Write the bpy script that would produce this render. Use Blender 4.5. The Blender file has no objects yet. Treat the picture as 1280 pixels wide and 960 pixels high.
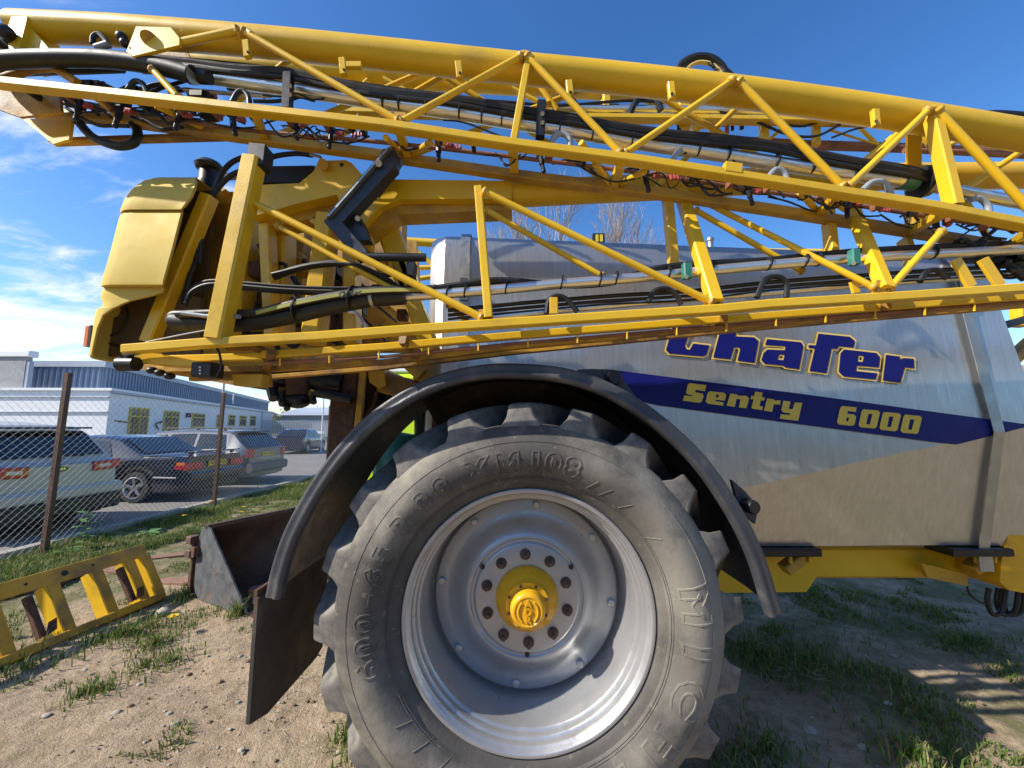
import bpy, math, random
import numpy as np
from mathutils import Vector, Matrix, noise as mnoise
R = math.radians
random.seed(7)
scene = bpy.context.scene
COL = scene.collection

# ------------------------------------------------------------------ camera
CAM = Vector((0, 0, 1.58)); TH = R(6.3); FPX = 480.0
cd = bpy.data.cameras.new('camera'); cam = bpy.data.objects.new('camera', cd); COL.objects.link(cam)
cam.location = CAM; cam.rotation_euler = (R(90) + TH, 0, 0)
cd.sensor_width = 36; cd.lens = 36 * FPX / 1280; cd.clip_start = 0.05; cd.clip_end = 3000
scene.camera = cam

# ------------------------------------------------------------------ sun, sky, exposure
SUN = Vector((1.2, 0.46, -1.0)).normalized()
sd = bpy.data.lights.new('sun', 'SUN'); sd.energy = 5.0; sd.angle = R(0.53); sd.color = (1, 0.93, 0.82)
so = bpy.data.objects.new('sun', sd); COL.objects.link(so)
so.rotation_euler = SUN.to_track_quat('-Z', 'Y').to_euler()
so.location = (-8, -4, 9)
world = bpy.data.worlds.new('World'); scene.world = world; world.use_nodes = True
wn, wl = world.node_tree.nodes, world.node_tree.links
wn.clear()
def N(nt, typ, **kw):
    n = nt.nodes.new(typ)
    for k, v in kw.items(): setattr(n, k, v)
    return n
wt = world.node_tree
sky = N(wt, 'ShaderNodeTexSky', sky_type='NISHITA'); sky.sun_disc = False
sky.sun_elevation = math.asin(-SUN.z); sky.sun_rotation = math.atan2(-SUN.x, -SUN.y)
sky.air_density = 1.0; sky.dust_density = 0.4; sky.ozone_density = 2.2
hs = N(wt, 'ShaderNodeHueSaturation'); hs.inputs['Saturation'].default_value = 1.30; hs.inputs['Hue'].default_value = 0.507; hs.inputs['Value'].default_value = 1.24
tc = N(wt, 'ShaderNodeTexCoord')
# cirrus: noise on the direction flattened onto a plane high above
sep = N(wt, 'ShaderNodeSeparateXYZ'); wl.new(tc.outputs['Generated'], sep.inputs[0])
def M(nt, op, a, b=None, clamp=False):
    n = N(nt, 'ShaderNodeMath', operation=op); n.use_clamp = clamp
    for i, v in ((0, a), (1, b)):
        if v is None: continue
        if isinstance(v, (int, float)): n.inputs[i].default_value = v
        else: nt.links.new(v, n.inputs[i])
    return n.outputs[0]
zz = M(wt, 'ADD', M(wt, 'MAXIMUM', sep.outputs[2], 0.0), 0.12)
cx = M(wt, 'DIVIDE', sep.outputs[0], zz); cy = M(wt, 'DIVIDE', sep.outputs[1], zz)
cmb = N(wt, 'ShaderNodeCombineXYZ'); wl.new(cx, cmb.inputs[0]); wl.new(cy, cmb.inputs[1])
mp = N(wt, 'ShaderNodeMapping'); wl.new(cmb.outputs[0], mp.inputs[0])
mp.inputs['Rotation'].default_value = (0, 0, R(62)); mp.inputs['Scale'].default_value = (0.7, 1.5, 1)
mp.inputs['Location'].default_value = (3.1, 0.4, 0)
n1 = N(wt, 'ShaderNodeTexNoise'); n1.inputs['Scale'].default_value = 2.2; n1.inputs['Detail'].default_value = 9; n1.inputs['Roughness'].default_value = 0.62; n1.inputs['Distortion'].default_value = 0.5
wl.new(mp.outputs[0], n1.inputs['Vector'])
n2 = N(wt, 'ShaderNodeTexNoise'); n2.inputs['Scale'].default_value = 0.9; n2.inputs['Detail'].default_value = 3
mp2 = N(wt, 'ShaderNodeMapping'); wl.new(cmb.outputs[0], mp2.inputs[0]); mp2.inputs['Location'].default_value = (3.1, 0.4, 0)
wl.new(mp2.outputs[0], n2.inputs['Vector'])
# a bank of cloud stands to the west (left) and low down all round, the zenith and east are clear
west = M(wt, 'MULTIPLY', M(wt, 'SUBTRACT', M(wt, 'MULTIPLY', sep.outputs[0], -1.0), 0.42), 0.75)
low = M(wt, 'MULTIPLY', M(wt, 'SUBTRACT', 0.30, M(wt, 'ABSOLUTE', sep.outputs[2])), 0.40)
bank = M(wt, 'ADD', west, low)
dens = M(wt, 'ADD', M(wt, 'ADD', M(wt, 'MULTIPLY', n1.outputs[0], 1.5), M(wt, 'MULTIPLY', n2.outputs[0], 0.9)), bank)
mr = N(wt, 'ShaderNodeMapRange'); mr.interpolation_type = 'SMOOTHSTEP'; wl.new(dens, mr.inputs[0])
mr.inputs[1].default_value = 1.27; mr.inputs[2].default_value = 1.66; mr.inputs[3].default_value = 0.0; mr.inputs[4].default_value = 0.9
mix = N(wt, 'ShaderNodeMix', data_type='RGBA')
wl.new(sky.outputs[0], hs.inputs['Color']); wl.new(hs.outputs[0], mix.inputs[6])
wl.new(mr.outputs[0], mix.inputs[0]); mix.inputs[7].default_value = (6.6, 6.75, 7.0, 1)
bg = N(wt, 'ShaderNodeBackground'); wl.new(mix.outputs[2], bg.inputs[0]); bg.inputs[1].default_value = 0.122
wo = N(wt, 'ShaderNodeOutputWorld'); wl.new(bg.outputs[0], wo.inputs[0])
scene.view_settings.view_transform = 'Standard'; scene.view_settings.look = 'None'
scene.view_settings.exposure = 0.52; scene.view_settings.gamma = 1.0
scene.render.engine = 'CYCLES'
scene.cycles.max_bounces = 6; scene.cycles.diffuse_bounces = 3; scene.cycles.glossy_bounces = 3
scene.cycles.transmission_bounces = 4; scene.cycles.use_denoising = True

# ------------------------------------------------------------------ measuring the photograph
CT, ST = math.cos(TH), math.sin(TH)
def D(px, py):
    u, v = (px - 640) / FPX, (480 - py) / FPX
    return Vector((u, CT - v * ST, ST + v * CT))
def P(px, py, Y):
    d = D(px, py); return CAM + d * (Y / d.y)
def PX(px, py, X):
    d = D(px, py); return CAM + d * (X / d.x)
def PZ(px, py, Z=0.0):
    d = D(px, py); return CAM + d * ((Z - CAM.z) / d.z)
def hit(px, py, p, n):
    d = D(px, py); return CAM + d * ((p - CAM).dot(n) / d.dot(n))
def mpp(px, py, Y):                       # metres per photo pixel there
    return Y / D(px, py).y / FPX
def W(pts, Y=None):
    return [P(q[0], q[1], q[2] if len(q) > 2 else Y) for q in pts]

# ------------------------------------------------------------------ materials
MATS = {}
def mat(name, col, rough=0.5, metal=0.0, var=0.12, vs=5.0, dirt=None, bump=0.0, bs=80.0, rv=0.1, spec=0.5, stretch=None, coat=0.0, emit=None, spots=None):
    m = bpy.data.materials.new(name); m.use_nodes = True; nt = m.node_tree; L = nt.links
    b = nt.nodes['Principled BSDF']
    t = N(nt, 'ShaderNodeTexCoord'); src = t.outputs['Object']
    if stretch:
        mm = N(nt, 'ShaderNodeMapping'); mm.inputs['Scale'].default_value = stretch; L.new(src, mm.inputs[0]); src2 = mm.outputs[0]
    else: src2 = src
    def noise(scale, s=src2, detail=5, rough_=0.6):
        n = N(nt, 'ShaderNodeTexNoise'); n.inputs['Scale'].default_value = scale; n.inputs['Detail'].default_value = detail; n.inputs['Roughness'].default_value = rough_
        L.new(s, n.inputs['Vector']); return n.outputs[0]
    def mrange(v, a, c, lo, hi):
        n = N(nt, 'ShaderNodeMapRange'); L.new(v, n.inputs[0])
        for i, q in enumerate((a, c, lo, hi)): n.inputs[i + 1].default_value = q
        return n.outputs[0]
    nv = noise(vs)
    k = mrange(nv, 0.3, 0.7, 1 - var, 1 + var)
    mul = N(nt, 'ShaderNodeVectorMath', operation='SCALE'); mul.inputs[0].default_value = col[:3]; L.new(k, mul.inputs['Scale'])
    c = mul.outputs[0]
    def over(c, colour, mask):
        x = N(nt, 'ShaderNodeMix', data_type='RGBA'); L.new(mask, x.inputs[0]); L.new(c, x.inputs[6]); x.inputs[7].default_value = (*colour, 1)
        return x.outputs[2]
    if dirt:                               # (colour, threshold, amount, scale)
        c = over(c, dirt[0], mrange(noise(dirt[3], src, 8, 0.65), dirt[1], dirt[1] + 0.16, 0, dirt[2]))
    if spots:
        c = over(c, spots[0], mrange(noise(spots[3], src, 6, 0.7), spots[1], spots[1] + 0.04, 0, spots[2]))
    L.new(c, b.inputs['Base Color'])
    L.new(mrange(noise(vs * 2.7), 0.3, 0.7, max(0.03, rough - rv), min(1, rough + rv)), b.inputs['Roughness'])
    b.inputs['Metallic'].default_value = metal; b.inputs['Specular IOR Level'].default_value = spec
    b.inputs['Coat Weight'].default_value = coat
    if bump:
        bp = N(nt, 'ShaderNodeBump'); bp.inputs['Strength'].default_value = bump; bp.inputs['Distance'].default_value = 0.01
        L.new(noise(bs), bp.inputs['Height']); L.new(bp.outputs[0], b.inputs['Normal'])
    MATS[name] = m
    return m
yellow = mat('yellow_paint', (0.70, 0.43, 0.013), 0.38, var=0.10, vs=3, dirt=((0.30, 0.19, 0.045), 0.54, 0.55, 2.3), bump=0.06, bs=120, spots=((0.13, 0.045, 0.018), 0.70, 0.9, 11))
yellow_worn = mat('yellow_worn', (0.56, 0.31, 0.02), 0.5, var=0.14, vs=4, dirt=((0.20, 0.12, 0.045), 0.46, 0.75, 3), bump=0.1, bs=90, spots=((0.12, 0.035, 0.015), 0.66, 0.9, 7))
yellow_dirty = mat('yellow_dirty', (0.50, 0.26, 0.016), 0.6, var=0.2, vs=5, dirt=((0.14, 0.07, 0.03), 0.42, 0.85, 4), bump=0.15, bs=90)
yellow_hood = mat('yellow_hood', (0.60, 0.44, 0.085), 0.62, spec=.25, var=0.07, vs=2, dirt=((0.42, 0.30, 0.08), 0.52, 0.6, 2.5), bump=0.03, bs=60)
yellow_hub = mat('yellow_hub', (0.72, 0.37, 0.012), 0.35, var=0.10, vs=9, dirt=((0.22, 0.11, 0.03), 0.60, 0.7, 14), bump=0.05, bs=120)
brown_line = mat('brown_spray_line', (0.24, 0.095, 0.045), 0.6, var=0.3, vs=8, dirt=((0.08, 0.045, 0.03), 0.5, 0.7, 9))
steel = mat('brushed_steel', (0.56, 0.54, 0.51), 0.34, metal=0.84, var=0.10, vs=7, stretch=(7, 7, 0.25), rv=0.08, dirt=((0.36, 0.33, 0.29), 0.52, 0.35, 1.1))
steel_strap = mat('strap_steel', (0.42, 0.42, 0.40), 0.42, metal=0.85, var=0.12, vs=9, rv=0.1)
chrome = mat('stainless_pipe', (0.74, 0.73, 0.71), 0.30, metal=0.85, var=0.04, vs=3, rv=.04)
rubber = mat('hose_rubber', (0.010, 0.010, 0.011), 0.50, var=0.3, vs=12, dirt=((0.035, 0.032, 0.028), 0.60, 0.5, 10))
def radial_dust_shade(m):  # less dust near the rim: bare rubber, plus sidewall shade painted into the colour
    nt = m.node_tree; L = nt.links; mixn = [n for n in nt.nodes if n.type == 'MIX'][0]; old = mixn.inputs[0].links[0].from_socket
    t = N(nt, 'ShaderNodeTexCoord'); sx = N(nt, 'ShaderNodeSeparateXYZ'); L.new(t.outputs['Object'], sx.inputs[0])
    r = M(nt, 'SQRT', M(nt, 'ADD', M(nt, 'MULTIPLY', sx.outputs[0], sx.outputs[0]), M(nt, 'MULTIPLY', sx.outputs[2], sx.outputs[2])))
    nz = N(nt, 'ShaderNodeTexNoise'); nz.inputs['Scale'].default_value = 2.6; nz.inputs['Detail'].default_value = 6; L.new(t.outputs['Object'], nz.inputs['Vector'])
    v = M(nt, 'ADD', r, M(nt, 'MULTIPLY', M(nt, 'SUBTRACT', nz.outputs[0], 0.5), 0.36))
    mr2 = N(nt, 'ShaderNodeMapRange'); L.new(v, mr2.inputs[0])
    for i, q in enumerate((0.53, 0.66, 0.15, 1.0)): mr2.inputs[i + 1].default_value = q
    L.new(M(nt, 'MULTIPLY', old, mr2.outputs[0]), mixn.inputs[0])
black = mat('black_plastic', (0.009, 0.009, 0.010), 0.45, var=0.3, vs=9, dirt=((0.04, 0.034, 0.028), 0.62, 0.5, 14))
black_steel = mat('black_steel', (0.022, 0.022, 0.026), 0.40, var=0.3, vs=9, dirt=((0.10, 0.075, 0.05), 0.60, 0.7, 12), spots=((0.16, 0.16, 0.17), 0.70, 0.8, 12))
fender_m = mat('mudguard_plastic', (0.045, 0.047, 0.054), 0.42, var=0.25, vs=6, dirt=((0.14, 0.13, 0.12), 0.54, 0.6, 6), bump=0.15, bs=50, spots=((0.30, 0.30, 0.31), 0.70, 0.4, 45))
flap_m = mat('flap_rubber', (0.055, 0.047, 0.038), 0.8, var=0.25, vs=5, dirt=((0.15, 0.11, 0.075), 0.52, 0.7, 5), bump=0.2, bs=40)
tyre_m = mat('tyre_rubber', (0.065, 0.060, 0.054), 0.75, var=0.20, vs=5, dirt=((0.265, 0.242, 0.198), 0.39, 0.85, 1.9), bump=0.15, bs=70, rv=0.1, spots=((0.20, 0.175, 0.13), 0.60, 0.5, 22))
radial_dust_shade(tyre_m)
tread_m = mat('tread_rubber', (0.085, 0.082, 0.080), 0.70, var=0.25, vs=8, dirt=((0.24, 0.215, 0.175), 0.47, 0.8, 6), bump=0.12, bs=60)
rim_m = mat('rim_silver', (0.40, 0.403, 0.408), 0.36, metal=0.55, var=0.08, vs=5, dirt=((0.33, 0.29, 0.22), 0.57, 0.6, 7), bump=0.04, bs=80, spots=((0.20, 0.12, 0.07), 0.73, 0.7, 22))
rust = mat('rusty_iron', (0.085, 0.04, 0.024), 0.8, var=0.4, vs=18, dirt=((0.16, 0.07, 0.035), 0.5, 0.8, 14), bump=0.4, bs=60)
rust_post = mat('rusty_post', (0.085, 0.048, 0.036), 0.75, var=0.3, vs=14, dirt=((0.14, 0.07, 0.045), 0.5, 0.7, 11), bump=0.3, bs=60)
bucket_in = mat('bucket_inside', (0.075, 0.045, 0.030), 0.7, var=0.3, vs=6, dirt=((0.14, 0.065, 0.03), 0.52, 0.7, 4), bump=0.2, bs=40)
bucket_out = mat('bucket_plate', (0.10, 0.105, 0.11), 0.55, var=0.35, vs=11, dirt=((0.20, 0.11, 0.06), 0.55, 0.75, 6), bump=0.25, bs=40, spots=((0.06, 0.06, 0.065), 0.56, 0.7, 16))
galv = mat('galvanised_wire', (0.50, 0.50, 0.49), 0.45, metal=0.6, var=0.15, vs=5)
pipe_grey = mat('grey_pipe', (0.26, 0.29, 0.33), 0.5, var=0.15, vs=8, dirt=((0.25, 0.2, 0.15), 0.58, 0.6, 10))
blue = mat('blue_vinyl', (0.006, 0.009, 0.14), 0.45, spec=.25, var=0.08, vs=4)
decal_y = mat('yellow_vinyl', (0.66, 0.50, 0.05), 0.3, var=0.06, vs=6)
decal_edge = mat('yellow_edge_vinyl', (0.72, 0.54, 0.16), 0.3, var=0.08, vs=6)
red_m = mat('red_plastic', (0.42, 0.03, 0.025), 0.4, var=0.2)
pink_m = mat('faded_red_plastic', (0.34, 0.06, 0.05), 0.5, var=0.2, vs=20)
green_m = mat('green_clamp', (0.03, 0.17, 0.13), 0.4, var=0.15)
orange_m = mat('orange_lens', (0.75, 0.17, 0.03), 0.25, var=0.1)
lime = mat('lime_paint', (0.50, 0.72, 0.02), 0.45, var=0.06)
white_m = mat('white_paint', (0.74, 0.75, 0.76), 0.55, var=0.05, vs=0.7, dirt=((0.55, 0.54, 0.50), 0.6, 0.5, 0.6))
wood_m = mat('weathered_wood', (0.24, 0.13, 0.085), 0.8, var=0.3, vs=9, stretch=(1, 8, 8), bump=0.3, bs=20)
brick_m = mat('brick', (0.30, 0.13, 0.09), 0.85, var=0.25, vs=14, bump=0.4, bs=60, dirt=((0.42, 0.34, 0.26), 0.55, 0.6, 12))
stone_m = mat('stone', (0.36, 0.32, 0.26), 0.85, var=0.35, vs=9, bump=0.3, bs=30)
bolt_m = mat('rusty_bolt', (0.10, 0.06, 0.04), 0.65, var=0.3, vs=30, bump=0.3, bs=100)
olive_hose = mat('olive_print', (0.33, 0.31, 0.05), 0.55, var=0.15)

# ------------------------------------------------------------------ mesh building
class MB:
    def __init__(s): s.v = []; s.f = []; s.sm = []
    def add(s, vs, fs, smooth=False):
        o = len(s.v); s.v += [tuple(v) for v in vs]
        for f in fs: s.f.append([i + o for i in f]); s.sm.append(smooth)
        return s
    def sweep(s, path, prof, up=(0, 0, 1), caps=True, smooth=False, scale=None):
        path = [Vector(p) for p in path]; up = Vector(up); n = len(prof); vs = []
        pu = None
        for i, p in enumerate(path):
            t = (path[min(i + 1, len(path) - 1)] - path[max(i - 1, 0)])
            if t.length < 1e-9: t = Vector((1, 0, 0))
            t.normalize()
            if pu is None:
                u = up - t * up.dot(t)
                if u.length < 1e-4:
                    u = Vector((0, 1, 0)) - t * t.y
                    if u.length < 1e-4: u = Vector((1, 0, 0)) - t * t.x
            else: u = pu - t * pu.dot(t)
            u.normalize(); pu = u; sd_ = t.cross(u)
            k = scale[i] if scale else 1
            for a, b in prof: vs.append(p + sd_ * a * k + u * b * k)
        fs = []
        for i in range(len(path) - 1):
            for j in range(n):
                fs.append((i * n + j, i * n + (j + 1) % n, (i + 1) * n + (j + 1) % n, (i + 1) * n + j))
        s.add(vs, fs, smooth)
        if caps:
            o = (len(path) - 1) * n; b = len(s.v) - len(vs)
            s.f.append([b + j for j in reversed(range(n))]); s.f.append([b + o + j for j in range(n)]); s.sm += [False, False]
        return s
    def tube(s, path, r, seg=10, caps=True, scale=None):
        return s.sweep(path, [(r * math.cos(2 * math.pi * k / seg), r * math.sin(2 * math.pi * k / seg)) for k in range(seg)], caps=caps, smooth=True, scale=scale)
    def beam(s, path, w, h, c=None, up=(0, 0, 1)):
        c = min(w, h) * 0.12 if c is None else c
        a, b = w / 2, h / 2
        return s.sweep(path, [(-a + c, -b), (a - c, -b), (a, -b + c), (a, b - c), (a - c, b), (-a + c, b), (-a, b - c), (-a, -b + c)], up=up)
    def box(s, lo, hi, c=0.0):
        lo, hi = Vector(lo), Vector(hi); m = (lo + hi) / 2
        return s.beam([(lo.x, m.y, m.z), (hi.x, m.y, m.z)], hi.y - lo.y, hi.z - lo.z, c)
    def prism(s, poly, off):
        n = len(poly); off = Vector(off); a = [Vector(p) for p in poly]
        s.add(a + [p + off for p in a], [tuple(range(n)), tuple(range(2 * n - 1, n - 1, -1))] + [((i + 1) % n, i, n + i, n + (i + 1) % n) for i in range(n)])
        return s
    def lathe(s, prof, c, seg=64, axis='Y', a0=0, a1=2 * math.pi, smooth=True):
        full = abs(a1 - a0 - 2 * math.pi) < 1e-6; m = seg if full else seg + 1; c = Vector(c); vs = []
        for i in range(m):
            a = a0 + (a1 - a0) * i / seg; ca, sa = math.cos(a), math.sin(a)
            for r, h in prof:
                vs.append(c + (Vector((r * ca, h, r * sa)) if axis == 'Y' else Vector((r * ca, r * sa, h)) if axis == 'Z' else Vector((h, r * ca, r * sa))))
        n = len(prof); fs = []
        for i in range(seg):
            i2 = (i + 1) % m
            for j in range(n - 1): fs.append((i * n + j, i * n + j + 1, i2 * n + j + 1, i2 * n + j))
        return s.add(vs, fs, smooth)
    def ball(s, c, rx, ry=None, rz=None, seg=10, ring=6):
        ry = ry or rx; rz = rz or rx; c = Vector(c)
        pr = [(math.sin(math.pi * k / ring), -math.cos(math.pi * k / ring)) for k in range(ring + 1)]
        vs = []; 
        for i in range(seg):
            a = 2 * math.pi * i / seg
            for r, h in pr: vs.append(c + Vector((rx * r * math.cos(a), ry * r * math.sin(a), rz * h)))
        n = ring + 1; fs = []
        for i in range(seg):
            i2 = (i + 1) % seg
            for j in range(ring): fs.append((i * n + j, i2 * n + j, i2 * n + j + 1, i * n + j + 1))
        return s.add(vs, fs, True)
    def build(s, name, material, parent=None, sharp=38, origin=None):
        me = bpy.data.meshes.new(name); off = Vector((0, 0, 0))
        q = parent
        while q is not None: off = off + q.location; q = q.parent
        base = off
        if origin is not None: off = Vector(origin)
        me.from_pydata([(v[0] - off.x, v[1] - off.y, v[2] - off.z) for v in s.v], [], s.f)
        me.polygons.foreach_set('use_smooth', s.sm)
        if any(s.sm): me.set_sharp_from_angle(angle=R(sharp))
        me.materials.append(material); me.update()
        o = bpy.data.objects.new(name, me); COL.objects.link(o); o.parent = parent
        if origin is not None: o.location = off - base
        return o
def thing(name, label, cat, loc=(0, 0, 0), group=None):
    o = bpy.data.objects.new(name, None); COL.objects.link(o); o.location = loc; o.empty_display_size = 0.2
    return tag(o, label, cat, group)
def tag(o, label, cat, group=None):
    o['label'] = label; o['category'] = cat
    if group: o['group'] = group
    return o
def kind(o, k): o['kind'] = k; return o
def spline(pts, n=6):
    pts = [Vector(p) for p in pts]
    if len(pts) < 3: return pts
    q = [pts[0] * 2 - pts[1]] + pts + [pts[-1] * 2 - pts[-2]]; out = []
    for i in range(1, len(q) - 2):
        a, b, c, d = q[i - 1:i + 3]
        for k in range(n):
            t = k / n
            out.append(0.5 * ((2 * b) + (c - a) * t + (2 * a - 5 * b + 4 * c - d) * t * t + (3 * b - a - 3 * c + d) * t ** 3))
    out.append(pts[-1]); return out
# ================================================================== THE CROP SPRAYER
AX = P(661, 774, 1.62); AX = Vector((AX.x, 0, AX.z))          # wheel centre (x, z)
SP = thing('crop_sprayer', 'huge yellow crop sprayer with folded lattice booms, steel tank and big lugged tyre', 'crop sprayer', (AX.x, 2.8, 0))
def text_geo(txt, size=1.0, bold=0.0, outline=None, extrude=0.0):
    c = bpy.data.curves.new('t', 'FONT'); c.body = txt; c.size = size; c.align_x = 'CENTER'; c.align_y = 'CENTER'
    c.offset = bold; c.extrude = extrude; c.resolution_u = 3
    if outline: c.fill_mode = 'NONE'; c.bevel_depth = outline; c.bevel_resolution = 1
    o = bpy.data.objects.new('t', c); COL.objects.link(o); bpy.context.view_layer.update()
    me = bpy.data.meshes.new_from_object(o.evaluated_get(bpy.context.evaluated_depsgraph_get()))
    if outline:                            # short edges, so that the writing can bend round the sidewall
        import bmesh
        bm = bmesh.new(); bm.from_mesh(me)
        for _ in range(4):
            es = [e for e in bm.edges if e.calc_length() > .016]
            if not es: break
            bmesh.ops.subdivide_edges(bm, edges=es, cuts=1)
        bm.to_mesh(me); bm.free()
    vs = [v.co.copy() for v in me.vertices]; fs = [tuple(p.vertices) for p in me.polygons]
    bpy.data.objects.remove(o); bpy.data.curves.remove(c); bpy.data.meshes.remove(me)
    return vs, fs
def poly_geo(outer, holes=(), grow=0.0):
    """filled outline (holes cut), optionally grown by an offset"""
    c = bpy.data.curves.new('p', 'CURVE'); c.dimensions = '2D'; c.fill_mode = 'BOTH'; c.offset = grow
    for ring in [outer] + list(holes):
        s = c.splines.new('POLY'); s.points.add(len(ring) - 1)
        for q, (x, y) in zip(s.points, ring): q.co = (x, y, 0, 1)
        s.use_cyclic_u = True
    o = bpy.data.objects.new('p', c); COL.objects.link(o); bpy.context.view_layer.update()
    me = bpy.data.meshes.new_from_object(o.evaluated_get(bpy.context.evaluated_depsgraph_get()))
    vs = [v.co.copy() for v in me.vertices]; fs = [tuple(p.vertices) for p in me.polygons]
    bpy.data.objects.remove(o); bpy.data.curves.remove(c); bpy.data.meshes.remove(me)
    return vs, fs
def obj(name, mb, m, par=None, **k): return mb.build(name, m, par or SP, **k)
def bar(name, pts, rpx, m=None, Y=None, smooth=0, seg=10, par=None, r=None):
    pts3 = W(pts, Y); rr = r or rpx * mpp(*pts[len(pts) // 2][:2], pts3[len(pts) // 2].y)
    if smooth: pts3 = spline(pts3, smooth)
    o = obj(name, MB().tube(pts3, rr, seg), m or yellow, par)
    if name in ('boom_brace', 'lower_boom_brace'):              # a lumpy weld at either end of a brace
        for a, b in ((pts3[0], pts3[1]), (pts3[-1], pts3[-2])):
            t = (b - a).normalized(); s = [1.0, 1.35, 1.45, 1.25, 1.0]
            obj('weld_bead', MB().tube([a + t * (k * .005 - .002) for k in range(5)], rr * 1.0, 9, scale=[x * random.uniform(.95, 1.1) for x in s]), yellow_worn, o)
    return o
def boxbar(name, pts, wpx, m=None, Y=None, d=None, par=None, up=(0, 0, 1), c=None, smooth=0):
    """box section: wpx = its width across the picture; d = depth in metres"""
    pts3 = W(pts, Y); h = wpx * mpp(*pts[0][:2], pts3[0].y); d = d or h
    if smooth: pts3 = spline(pts3, smooth)
    t = pts3[-1] - pts3[0]
    if abs(t.z) > abs(t.x) * 1.2 and abs(t.z) > abs(t.y): return obj(name, MB().beam(pts3, h, d, c, up=(0, 1, 0)), m or yellow, par)
    return obj(name, MB().beam(pts3, d, h, c, up=up), m or yellow, par)
def plate(name, poly, Y, thick=0.012, m=None, par=None):
    return obj(name, MB().prism(W(poly, Y), (0, thick, 0)), m or yellow, par)

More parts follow.
